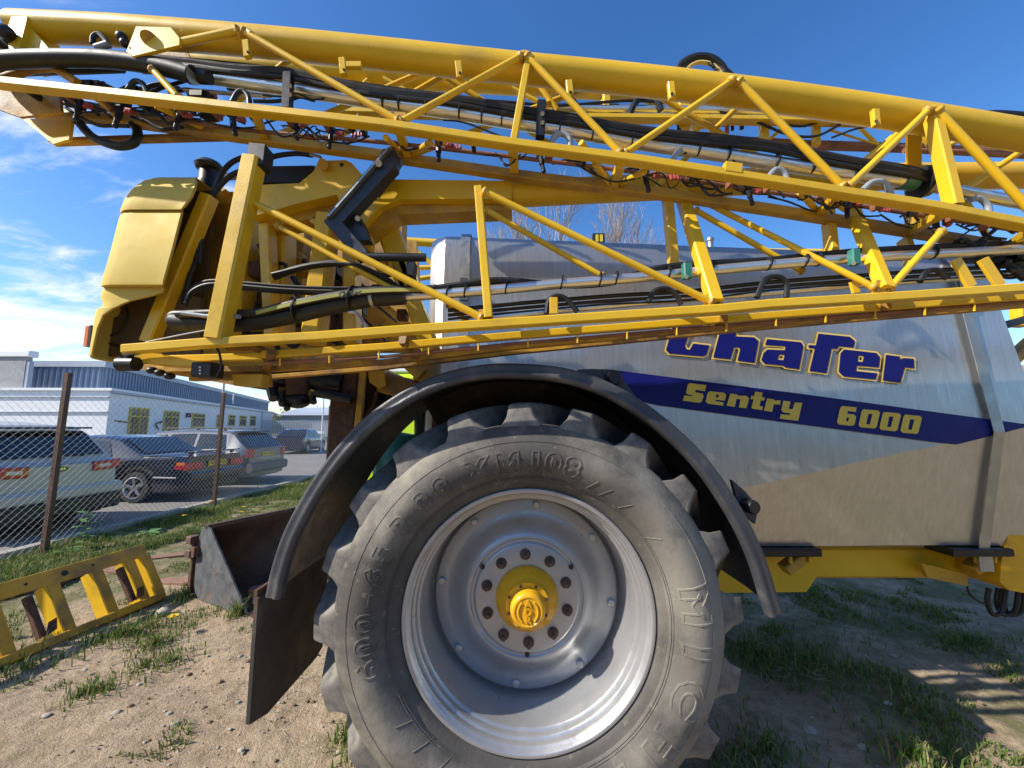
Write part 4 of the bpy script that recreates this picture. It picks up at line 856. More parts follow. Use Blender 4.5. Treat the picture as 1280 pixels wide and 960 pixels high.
# underside: pump, back post, boxes behind the mudguard
boxbar('back_post', [(438, 456), (428, 610)], 34, rust, 2.35, d=.14); boxbar('back_post', [(455, 458), (445, 560)], 8, yellow_worn, 2.25, d=.03)
boxbar('back_post', [(466, 456), (462, 530)], 16, rust, 2.5, d=.10)
bar('pump_body', [(320, 470), (372, 472), (430, 480)], 13, black, 2.3); bar('pump_neck', [(372, 470), (372, 494)], 14, rust, 2.25); obj('pump_cap', MB().ball(P(372, 500, 2.25), .075, .075, .05, 14, 8), black)
for x, y, s in ((352, 497, .04), (358, 505, .03), (340, 488, .05), (391, 497, .03)): obj('pump_fitting', MB().tube([P(x, y, 2.2) + Vector((0, 0, s)), P(x, y, 2.2), P(x, y, 2.2) + Vector((s * .6, -.02, -s))], s * .6, 8), black)
boxbar('under_rail', [(318, 482), (440, 500)], 7, yellow_dirty, 2.28, d=.06); boxbar('under_rail', [(330, 476), (440, 470)], 12, yellow_dirty, 2.4, d=.10)
bar('under_pipe', [(395, 490), (440, 500)], 6, black, 2.2)
plate('rear_box', [(459, 462), (462, 458), (474, 457), (480, 462), (481, 482), (474, 486), (462, 478)], 2.25, .5, yellow_worn)
boxbar('rear_arm', [(478, 478), (560, 500)], 26, yellow_dirty, 2.35, d=.12); plate('rear_arm_plate', [(496, 452), (530, 450), (532, 462), (520, 474)], 2.2, .06, yellow_worn); boxbar('rear_arm', [(520, 468), (560, 480)], 14, yellow_worn, 2.3, d=.08)
obj('air_tank', MB().lathe([(0, 2.5), (.10, 2.52), (.13, 2.56), (.13, 3.1), (.10, 3.14), (0, 3.16)], (P(462, 495, 2.6).x, 0, P(462, 495, 2.6).z), 24), black)
obj('air_tank', MB().lathe([(0, 2.6), (.10, 2.62), (.13, 2.66), (.13, 3.2), (0, 3.22)], (P(478, 508, 2.7).x, 0, P(478, 508, 2.7).z), 24), black)
bar('brake_pipe', [(470, 490), (468, 505), (458, 520), (456, 540)], 2.2, rust, 2.3, smooth=5)
obj('filter_tank', MB().lathe([(0, P(486, 590, 2.45).z + .25), (.12, P(486, 590, 2.45).z + .23), (.14, P(486, 590, 2.45).z + .2), (.14, P(486, 590, 2.45).z - .25), (0, P(486, 590, 2.45).z - .26)], (P(492, 590, 2.45).x, 2.5, 0), 22, axis='Z'), green_m)
boxbar('axle_arm', [(440, 618), (520, 585)], 18, yellow_worn, 2.6, d=.12); bar('air_spring', [(545, 510), (545, 545)], 15, rubber, 2.5); bar('air_spring', [(528, 508), (528, 560)], 10, black, 2.6)
boxbar('axle_arm', [(555, 512), (592, 500)], 20, yellow_dirty, 2.5, d=.1); 0
boxbar('chassis_beam', [(400, 640), (900, 690)], 30, yellow_dirty, 2.55, d=.14)
bar('far_boom_tube', [(496, 301), (545, 304), (700, 311), (900, 315), (1300, 319)], 5, yellow, 4.1)
for a, b in (((510, 306), (560, 345)), ((540, 346), (500, 352)), ((500, 336), (545, 334))): bar('far_boom_bar', [a, b], 3, yellow, 4.1)

# ================================================================== things lying about
# loader bucket
BO = PZ(241, 747); BE = PZ(312, 772)
dd = (BE - BO); dd.z = 0; BL = dd.length; dd.normalize(); uu = Vector((-dd.y, dd.x, 0))
BK = thing('loader_bucket', 'rusty grey steel loader bucket lying open on the dirt behind the mud flap', 'bucket', BO)
def bp(d, u, z): return BO + dd * d + uu * u + Vector((0, 0, z))
sideprof = [(.03, .05), (.0, .12), (.0, .50), (.06, .64), (.13, .66), (.20, .63), (BL - .05, .03), (BL, 0), (.10, 0)]
for u in (0, 1.62):
    obj('side_plate', MB().prism([bp(d, u, z) for d, z in sideprof], uu * .014), bucket_out, BK)
sh = [(.13, .645), (.03, .55), (.02, .30), (.03, .14), (.10, .05), (.22, .02), (BL - .05, .012)]
vs = []
for d, z in sh: vs += [bp(d, .015, z), bp(d, 1.62, z)]
mb = MB().add(vs, [(2 * i, 2 * i + 1, 2 * i + 3, 2 * i + 2) for i in range(len(sh) - 1)], True)
o = mb.build('bucket_shell', bucket_in, BK); m_ = o.modifiers.new('thickness', 'SOLIDIFY'); m_.thickness = .012
MB().beam([bp(.13, .0, .648), bp(.13, 1.63, .648)], .05, .04).build('top_lip', bucket_in, BK); MB().beam([bp(BL - .02, .0, .012), bp(BL - .02, 1.63, .012)], .14, .022).build('cutting_edge', rust, BK)
MB().beam([bp(.02, -.05, .42), bp(.02, .0, .42)], .07, .09).build('hitch_block', pink_m if False else rust_post, BK)
for z in (.40, .52): MB().beam([bp(-.08, -.02, z), bp(.0, -.02, z)], .08, .07).build('hitch_block', rust_post, BK)
MB().beam([bp(-.06, .02, .02), bp(-.05, .02, .50)], .07, .05).build('hitch_bar', rust, BK); MB().beam([bp(-.06, .9, .02), bp(-.05, .9, .50)], .07, .05).build('hitch_bar', rust, BK)
# yellow attachment frame
f0 = PZ(10, 832); f1 = PZ(206, 749)
YF = thing('steel_rack', 'worn yellow ladder-like steel rack leaning on its edge in the grass', 'rack', (f0.x, f0.y, 0))
e = (f1 - f0); e.z = 0; Lf = e.length; e.normalize(); dn = Vector((-e.y, e.x, 0))
lean = P(178, 681, PZ(206, 749).y * 1.005) - (f1); hN = Vector((lean.x, lean.y, lean.z)); hL = hN.length; hN.normalize()
nN = e.cross(hN); nN.normalize()
def fp(s, h, n=0): return f0 + e * s + hN * h + nN * n
MB().beam([fp(-.9, hL - .055), fp(Lf, hL - .055)], .012, .115, .003, up=hN).build('top_rail', yellow_worn, YF)
MB().beam([fp(-.9, hL - .006, -.035), fp(Lf, hL - .006, -.035)], .07, .010, .002, up=hN).build('top_flange', rust, YF)
MB().beam([fp(-.9, .035), fp(Lf, .035)], .05, .065, .008, up=hN).build('bottom_rail', yellow_worn, YF)
for s, w in ((-.55, .10), (.02, .09), (Lf * .34, .07), (Lf * .62, .06), (Lf * .86, .05), (Lf - .01, .04)):
    o = MB().beam([fp(s, .06, .0), fp(s, hL - .11, .0)], .012, .07, .002, up=e).build('upright', yellow_worn, YF)
    MB().beam([fp(s - .035, .06, -.06), fp(s - .035, hL - .1, -.06)], .12, .008, .002, up=e).build('upright_flange', yellow, o)
for s in (.12, Lf * .70):
    MB().beam([fp(s + .06, .09, .01), fp(s + .06, hL - .15, .01)], .05, .04, .006, up=e).build('latch_bar', rust, YF)
    MB().prism([fp(s + .06, .08, .04), fp(s + .10, .17, .04), fp(s + .14, .18, .04), fp(s + .12, .10, .04)], nN * .02).build('hook', rust, YF)
for s, r in ((Lf * .2, .010), (Lf * .42, .022), (Lf * .6, .010), (Lf * .05, .012)):
    MB().tube([fp(s, hL - .055, .0062), fp(s, hL - .055, .0085)], r, 14).build('bolt_hole', black, YF)
# pipe, planks, bricks, stones, debris
a, b = PZ(-10, 752), PZ(66, 735); o = MB().tube([a + Vector((0, 0, .04)), b + Vector((0, 0, .04))], .035, 14).build('steel_pipe', pipe_grey); tag(o, 'grey steel pipe lying in the grass behind the yellow rack', 'pipe')
a, b = PZ(64, 737), PZ(138, 703); o = MB().beam([a + Vector((0, 0, .03)), b + Vector((0, 0, .05))], .07, .05).build('rusty_bar', rust_post); tag(o, 'rusty square bar on the ground behind the middle of the yellow rack', 'metal bar')
for k, (q, lab) in enumerate((((182, 700, 232, 695), 'thin reddish plank lying just left of the loader bucket'), ((200, 728, 240, 730), 'broken reddish board on the dirt between yellow rack and bucket'), ((122, 712, 158, 716), 'rusty flat strip seen through the yellow rack uprights'))):
    a, b = PZ(*q[:2]), PZ(*q[2:]); o = MB().beam([a + Vector((0, 0, .015)), b + Vector((0, 0, .02))], .13, .028, .003).build('plank', wood_m); tag(o, lab, 'plank', 'loose boards by the bucket')
a = PZ(318, 752); o = MB().beam([a + Vector((-.10, .08, .05)), a + Vector((.10, .16, .07))], .10, .065, .006).build('brick', brick_m); tag(o, 'broken red brick on the dirt at the lip of the loader bucket', 'brick')
def stone(px, py, s, label, flat=.5):
    c = PZ(px, py); mb = MB(); mb.ball((0, 0, 0), s, s * .8, s * flat, 9, 6)
    mb.v = [tuple(Vector(v) * (1 + .22 * mnoise.noise(Vector(v) / s * 1.3 + c * 7)) + c + Vector((0, 0, s * flat * .35))) for v in mb.v]
    o = mb.build('stone', stone_m); return tag(o, label, 'stone', 'loose stones on the dirt')
stone(219, 907, .030, 'pale angular stone alone on bare dirt left of the mud flap'); stone(146, 892, .026, 'light flat stone on the dirt beside a thin shadow line')
stone(58, 895, .022, 'small pale stone at the thin shadow line near a dark leaf'); stone(204, 768, .06, 'rounded grey stone under the right end of the yellow rack', .7)
stone(106, 838, .018, 'little white stone below the grass tuft in front of yellow rack'); stone(240, 745, .035, 'pale stone touching the base of the bucket side plate', .7)
stone(1080, 936, .03, 'grey stone in shadow on the grass right of the huge tyre'); stone(1058, 788, .018, 'tiny white pebble in dark grass under the tank'); stone(1012, 914, .035, 'flat grey stone in the shade beside the huge tyre'); stone(1110, 880, .022, 'small bluish stone in the shade below the tank strap')
# things seen under the mudguard
LM = thing('lime_container', 'bright lime container with a red and white band standing beyond the sprayer', 'container', (-2.0, 9.0, 0))
MB().box((-3.2, 8.6, .05), (-.5, 9.7, 2.80), .12).build('container_body', lime, LM); MB().box((-3.15, 8.65, 2.803), (-.55, 9.65, 2.90), .03).build('white_band', white_m, LM); MB().box((-3.15, 8.65, 2.903), (-.55, 9.65, 3.05), .03).build('red_band', red_m, LM)
# ================================================================== ground
def pos_mat(name):
    m = bpy.data.materials.new(name); m.use_nodes = True; nt = m.node_tree
    return m, nt, nt.nodes['Principled BSDF']
gm, nt, bs = pos_mat('dirt_ground')
L = nt.links; t = N(nt, 'ShaderNodeTexCoord')
def gn(scale, detail=6, rough=.6, dist=0):
    n = N(nt, 'ShaderNodeTexNoise'); n.inputs['Scale'].default_value = scale; n.inputs['Detail'].default_value = detail; n.inputs['Roughness'].default_value = rough; n.inputs['Distortion'].default_value = dist
    L.new(t.outputs['Object'], n.inputs['Vector']); return n.outputs[0]
def mr_(v, a, b, lo=0, hi=1):
    n = N(nt, 'ShaderNodeMapRange'); L.new(v, n.inputs[0])
    for i, q in enumerate((a, b, lo, hi)): n.inputs[i + 1].default_value = q
    return n.outputs[0]
def mx(f, a, b):
    n = N(nt, 'ShaderNodeMix', data_type='RGBA'); L.new(f, n.inputs[0])
    for i, q in ((6, a), (7, b)):
        if isinstance(q, tuple): n.inputs[i].default_value = (*q, 1)
        else: L.new(q, n.inputs[i])
    return n.outputs[2]
sp_ = N(nt, 'ShaderNodeSeparateXYZ'); L.new(t.outputs['Object'], sp_.inputs[0])
c = mx(mr_(gn(1.3), .35, .65), (.36, .268, .178), (.48, .375, .255))
c = mx(mr_(gn(14, 8, .7), .42, .70), c, (.24, .175, .115))
c = mx(mr_(gn(45, 4, .7), .60, .72, 0, .7), c, (.52, .46, .37))
# moss and thin turf: thicker to the left and along the fence, patchy under the sprayer
leftw = mr_(sp_.outputs[0], -1.6, -4.4, -.16, .22)
rightw = mr_(sp_.outputs[0], .7, 1.6, -.02, .13)
gsum = M(nt, 'ADD', gn(1.7, 7, .65, .4), M(nt, 'MAXIMUM', leftw, rightw))
c = mx(mr_(gsum, .55, .72, 0, .8), c, (.13, .135, .05))
c = mx(mr_(gn(3.1, 7, .7), .58, .72, 0, .55), c, (.22, .185, .095))
L.new(c, bs.inputs['Base Color']); bs.inputs['Roughness'].default_value = .95; bs.inputs['Specular IOR Level'].default_value = .15
bp_ = N(nt, 'ShaderNodeBump'); bp_.inputs['Strength'].default_value = .9; bp_.inputs['Distance'].default_value = .02
L.new(M(nt, 'ADD', gn(38, 8, .7), M(nt, 'MULTIPLY', gn(120, 3), .5)), bp_.inputs['Height']); L.new(bp_.outputs[0], bs.inputs['Normal'])
def fade(x, y):
    f = min(1, max(0, (x + 5.75) / .4)) * min(1, max(0, (6.5 - x) / 1.0)) * min(1, max(0, (10.5 - y) / 2))
    return f
def gh(x, y):
    f = fade(x, y)
    if f <= 0: return -.004
    h = mnoise.noise((x * .9, y * .9, 0)) * .022 + mnoise.noise((x * 4, y * 4, 5)) * .015 - .03 * math.exp(-((y - 2.62 - .05 * math.sin(x * 1.3)) / .16) ** 2) * min(1, max(0, -x - .6))
    r = mnoise.noise((x * 11, y * 11, 9)); h += max(0, r) * .016
    h += max(0, mnoise.noise((x * 27, y * 27, 2)) - .1) * .024
    return h * f - .004 * (1 - f)
def axis(a, b, st, far0, far1):
    mid = list(np.arange(a, b + 1e-6, st)); lo = []; v = a; s = st
    while v > far0: s *= 1.35; v -= s; lo.append(v)
    hi = []; v = b; s = st
    while v < far1: s *= 1.35; v += s; hi.append(v)
    return lo[::-1] + mid + hi
xs = axis(-5.8, 6.4, .026, -1500, 1500); ys = axis(1.6, 6.6, .026, -40, 2200)
V = [(x, y, gh(x, y)) for y in ys for x in xs]; nx_ = len(xs)
F = [(j * nx_ + i, j * nx_ + i + 1, (j + 1) * nx_ + i + 1, (j + 1) * nx_ + i) for j in range(len(ys) - 1) for i in range(nx_ - 1)]
me = bpy.data.meshes.new('ground'); me.from_pydata(V, [], F); me.polygons.foreach_set('use_smooth', [True] * len(F)); me.materials.append(gm)
o = bpy.data.objects.new('ground', me); COL.objects.link(o); kind(o, 'structure')
tarmac = mat('tarmac', (.185, .17, .155), .9, var=.12, vs=1.2, dirt=((.25, .23, .20), .5, .6, .35), bump=.2, bs=50)
o = MB().add([(-6.25, 3, .006), (-6.25, 60, .006), (-75, 60, .006), (-75, 3, .006)], [(0, 1, 2, 3)]).build('car_park', tarmac); kind(o, 'structure')
o = MB().box((-6.22, 3, -.1), (-6.08, 60, .07), .01).build('kerb', mat('kerb_concrete', (.28, .26, .23), .9, var=.2, vs=6, bump=.2)); kind(o, 'structure')

# grass blades, scattered by patches
rg = np.random.default_rng(4)
def scatter(n, x0, x1, y0, y1, thr, hgt, bias=None):
    out = []
    X = rg.uniform(x0, x1, n); Y = rg.uniform(y0, y1, n)
    for x, y in zip(X, Y):
        d = mnoise.noise((x * 1.9, y * 1.9, 1.7)) + .6 * mnoise.noise((x * 5.5, y * 5.5, 4.2))
        if bias: d += bias(x, y)
        if d > thr: out.append((x, y, hgt * (0.55 + min(1.2, (d - thr) * 1.4))))
    return out
pts = scatter(42000, -6.05, -4.6, 3.2, 14.0, -.35, .085)
pts += scatter(60000, -5.0, -.9, 2.0, 7.5, .34, .055, lambda x, y: max(-.25, min(.22, (-x - 2.6) * .18)))
pts += scatter(30000, -4.9, -2.0, 5.4, 14.0, -.2, .08)
pts += scatter(90000, .9, 5.5, 1.9, 6.6, .22, .065)
pts += scatter(16000, -1, 9, 4.9, 9.5, .0, .09)
for (px, py, n, rr, h) in ((152, 795, 420, .16, .12), (190, 805, 260, .12, .10), (112, 862, 220, .09, .10), (296, 770, 160, .06, .16), (210, 825, 240, .12, .07), (232, 745, 320, .12, .12), (66, 800, 200, .18, .09), (30, 835, 260, .16, .09), (950, 820, 900, .28, .10), (1140, 950, 320, .12, .11), (870, 700, 300, .2, .1), (436, 925, 160, .05, .12), (445, 945, 120, .05, .1), (1010, 830, 700, .3, .09), (1210, 800, 400, .3, .07), (1070, 770, 500, .35, .06), (960, 940, 300, .16, .09), (180, 830, 180, .10, .06)):
    q = PZ(px, py)
    for a, r in zip(rg.uniform(0, 6.28, n), rg.normal(0, 1, n)): pts.append((q.x + math.cos(a) * r * rr, q.y + math.sin(a) * r * rr, h * rg.uniform(.5, 1.2)))
P_ = np.array([(x, y, gh(x, y), h) for x, y, h in pts if not (y < 2.2 and abs(x - AX.x) < .35)]); n = len(P_)
az = rg.uniform(0, 2 * np.pi, n); ln = rg.uniform(.3, 1.1, n) * P_[:, 3]; w = rg.uniform(.0022, .0045, n); ben = rg.uniform(.2, .9, n)
dx, dy = np.cos(az), np.sin(az); sx, sy = -dy * w, dx * w
z0 = P_[:, 2] - .004
def col(a, b, c): return np.stack([a, b, c], 1)
v0 = col(P_[:, 0] - sx, P_[:, 1] - sy, z0); v1 = col(P_[:, 0] + sx, P_[:, 1] + sy, z0)
mxp = P_[:, 0] + dx * ln * ben * .35; myp = P_[:, 1] + dy * ln * ben * .35
v2 = col(mxp - sx * .8, myp - sy * .8, z0 + ln * .62); v3 = col(mxp + sx * .8, myp + sy * .8, z0 + ln * .62)
v4 = col(P_[:, 0] + dx * ln * ben, P_[:, 1] + dy * ln * ben, z0 + ln * (1 - .25 * ben))
Vg = np.stack([v0, v1, v2, v3, v4], 1).reshape(-1, 3)
b5 = np.arange(n) * 5
me = bpy.data.meshes.new('grass')
loops = np.concatenate([np.stack([b5, b5 + 1, b5 + 3, b5 + 2], 1).ravel(), np.stack([b5 + 2, b5 + 3, b5 + 4], 1).ravel()])
starts = np.concatenate([np.arange(n) * 4, n * 4 + np.arange(n) * 3])
me.vertices.add(len(Vg)); me.vertices.foreach_set('co', Vg.ravel()); me.loops.add(len(loops)); me.loops.foreach_set('vertex_index', loops)
me.polygons.add(2 * n); me.polygons.foreach_set('loop_start', starts); me.update(calc_edges=True); me.validate()
m, nt, bs = pos_mat('grass_blades'); L = nt.links; gi = N(nt, 'ShaderNodeNewGeometry'); rp_ = N(nt, 'ShaderNodeValToRGB'); L.new(gi.outputs['Random Per Island'], rp_.inputs[0])
el = rp_.color_ramp.elements; el[0].color = (.065, .125, .018, 1); el[1].color = (.34, .27, .12, 1); e_ = el.new(.45); e_.color = (.11, .185, .030, 1); e_ = el.new(.74); e_.color = (.19, .22, .06, 1)
L.new(rp_.outputs[0], bs.inputs['Base Color']); bs.inputs['Roughness'].default_value = .6; bs.inputs['Specular IOR Level'].default_value = .25
tr = N(nt, 'ShaderNodeBsdfTranslucent'); L.new(rp_.outputs[0], tr.inputs[0]); ms = N(nt, 'ShaderNodeMixShader'); ms.inputs[0].default_value = .3
L.new(bs.outputs[0], ms.inputs[1]); L.new(tr.outputs[0], ms.inputs[2]); L.new(ms.outputs[0], nt.nodes['Material Output'].inputs[0])
me.materials.append(m); o = bpy.data.objects.new('grass', me); COL.objects.link(o); kind(o, 'stuff')
# small stones and clods
mb = MB(); md = MB()
for k in range(1600):
    if k % 3 == 0: x, y = rg.uniform(-4.8, -.8), rg.uniform(2.0, 5.5)
    elif k % 3 == 1: x, y = rg.uniform(.9, 5), rg.uniform(1.9, 5)
    else: x, y = rg.uniform(-2.2, -.85), rg.uniform(1.9, 3.0)
    s = float(rg.choice([.004, .006, .010, .018], p=[.5, .3, .15, .05])); (mb if k % 2 else md).ball((x, y, gh(x, y) + s * .2), s, s * float(rg.uniform(.6, 1)), s * .55, 6, 4)
kind(mb.build('gravel', stone_m), 'stuff'); kind(md.build('dirt_clods', mat('clods', (.19, .13, .085), .95, var=.3, vs=30)), 'stuff')
straw_m = mat('dry_straw', (.34, .26, .14), .8, var=.3)
mb = MB()
for px, py in ((975, 820), (1000, 838), (990, 845)):
    q = PZ(px, py)
    for k in range(40):
        a = rg.uniform(0, 6.28); l = rg.uniform(.06, .16); p = Vector((q.x + rg.normal(0, .09), q.y + rg.normal(0, .07), .02)); mb.tube([p, p + Vector((math.cos(a) * l, math.sin(a) * l, rg.uniform(-.01, .04)))], .0014, 3)
for k in range(260):
    x, y = rg.uniform(-4.5, 4.5), rg.uniform(2.0, 5); a = rg.uniform(0, 6.28); l = rg.uniform(.03, .10); p = Vector((x, y, gh(x, y) + .006)); mb.tube([p, p + Vector((math.cos(a) * l, math.sin(a) * l, .006))], .0013, 3)
kind(mb.build('straw_litter', straw_m), 'stuff')
# weeds and dandelions along the fence
leaf_m = mat('weed_leaf', (.085, .17, .03), .55, var=.3, vs=9); flower_m = mat('dandelion_yellow', (.75, .50, .02), .6)
def weed(px, py, h, n, label, rosette=False):
    b = PZ(px, py); b.z = 0; t_ = thing('weed_plant', label, 'weed', b, 'leafy weeds along the fence'); r = random.Random(px)
    if not rosette: MB().tube([b, b + Vector((.02, 0, h))], .006, 6).build('stem', leaf_m, t_)
    for k in range(n):
        a = k * 2.4 + r.uniform(-.3, .3); z = 0.01 if rosette else h * (.15 + .85 * k / n); l = (.22 if rosette else .16) * r.uniform(.7, 1.2) * (h / .5 if not rosette else 1)
        u = Vector((math.cos(a), math.sin(a), r.uniform(.3, .9))).normalized(); sd2 = Vector((-u.y, u.x, 0)).normalized(); p0 = b + Vector((.02 * z / max(h, .01), 0, z)); vs = []
        for i in range(6):
            s = i / 5; p = p0 + u * l * s - Vector((0, 0, .5 * l * s * s)); ww = l * .26 * math.sin(math.pi * (.08 + .9 * s)) ** .8
            vs += [p - sd2 * ww, p + Vector((0, 0, -.12 * ww)), p + sd2 * ww]
        MB().add(vs, [(3 * i + j, 3 * i + j + 1, 3 * i + j + 4, 3 * i + j + 3) for i in range(5) for j in range(2)], True).build('leaf', leaf_m, t_)
weed(103, 690, .50, 13, 'tall leafy green weed beside the nearest fence post'); weed(84, 690, .2, 9, 'low broad leaved weed at the foot of the nearest fence post', True)
weed(186, 668, .2, 8, 'dark leafy weed in shade below the alloy wheel of the dark saloon', True); weed(322, 612, .5, 10, 'bright dock plant at the fence between second post and mudguard'); weed(312, 620, .3, 8, 'spreading green weed at the foot of the bright dock plant', True)
for i, (px, py, lab) in enumerate(((258, 633, 'yellow dandelion just left of the second fence post'), (263, 630, 'yellow dandelion touching the second fence post'), (300, 645, 'yellow dandelion above the lip of the loader bucket'), (303, 638, 'upper yellow dandelion behind the lip of the loader bucket'), (228, 650, 'small yellow dandelion left of the bucket in short grass'), (212, 790, 'tiny yellow flower at the right end of the yellow rack'))):
    b = PZ(px, py + 6); h = .14; t_ = thing('dandelion', lab, 'flower', b, 'dandelions in the grass'); MB().tube([b, b + Vector((.01, 0, h))], .003, 5).build('stem', leaf_m, t_)
    mb = MB(); 
    for k in range(14):
        a = k * .449; mb.add([b + Vector((.01, 0, h)), b + Vector((.01 + .035 * math.cos(a - .15), .035 * math.sin(a - .15), h + .012)), b + Vector((.01 + .035 * math.cos(a + .15), .035 * math.sin(a + .15), h + .012))], [(0, 1, 2)])
    mb.ball(b + Vector((.01, 0, h + .008)), .014, seg=7, ring=4); mb.build('flower_head', flower_m, t_)

# ================================================================== chain link fence
FXX = -5.90
FN = thing('chain_link_fence', 'rusty posted chain link fence of galvanised wire along the car park', 'fence', (FXX, 5, 0))
for y, h, lean in ((2.2, 2.28, 0), (5.02, 2.28, .02), (7.78, 2.26, .01), (12.4, 2.25, 0), (15.2, 2.25, 0), (18, 2.25, 0), (20.8, 2.25, 0)):
    p = Vector((FXX + .03, y, 0))
    MB().sweep([p, p + Vector((lean, 0, h))], [(-.028, -.028), (.028, -.028), (.028, -.018), (-.018, -.018), (-.018, .028), (-.028, .028)], up=(0, 1, 0)).build('post', rust_post, FN)
    if y == 7.78: MB().tube([p + Vector((0, 0, h)), p + Vector((0, 0, h + .35))], .022, 8).build('post_tube', galv, FN)
pit = .045; dz = .090; y0, y1, hh = 3.3, 22.0, 1.98
mb = MB(); nrow = int(hh / dz * 2)
yy = y0; k = 0
Wv = []; Wf = []
def strand(pts, r):
    o = len(Wv)
    for p in pts:
        Wv.append((p[0] + r, p[1], p[2])); Wv.append((p[0] - r * .5, p[1] + r * .87, p[2])); Wv.append((p[0] - r * .5, p[1] - r * .87, p[2]))
    for i in range(len(pts) - 1):
        for j in range(3): Wf.append((o + 3 * i + j, o + 3 * i + (j + 1) % 3, o + 3 * i + 3 + (j + 1) % 3, o + 3 * i + 3 + j))
while yy < y1:
    k += 1; sag = .012 * math.sin(yy * 2.1)
    strand([(FXX - .004 + .008 * ((i + k) % 2) + .012 * mnoise.noise((yy * .8, i * .06, 0)), yy + (pit * .5 if ((i + k) % 2) else -pit * .5), .04 + i * dz / 2 + sag) for i in range(nrow + 1)], .0021)
    yy += pit
for z, r in ((2.02, .002), (2.20, .0022), (1.1, .0018), (.1, .0018)):
    strand([(FXX - .01, y, z + .01 * math.sin(y * 1.3)) for y in np.arange(y0, y1, .25)], r)
o = MB().add(Wv, Wf).build('wire_mesh', galv, FN); kind(o, 'stuff')

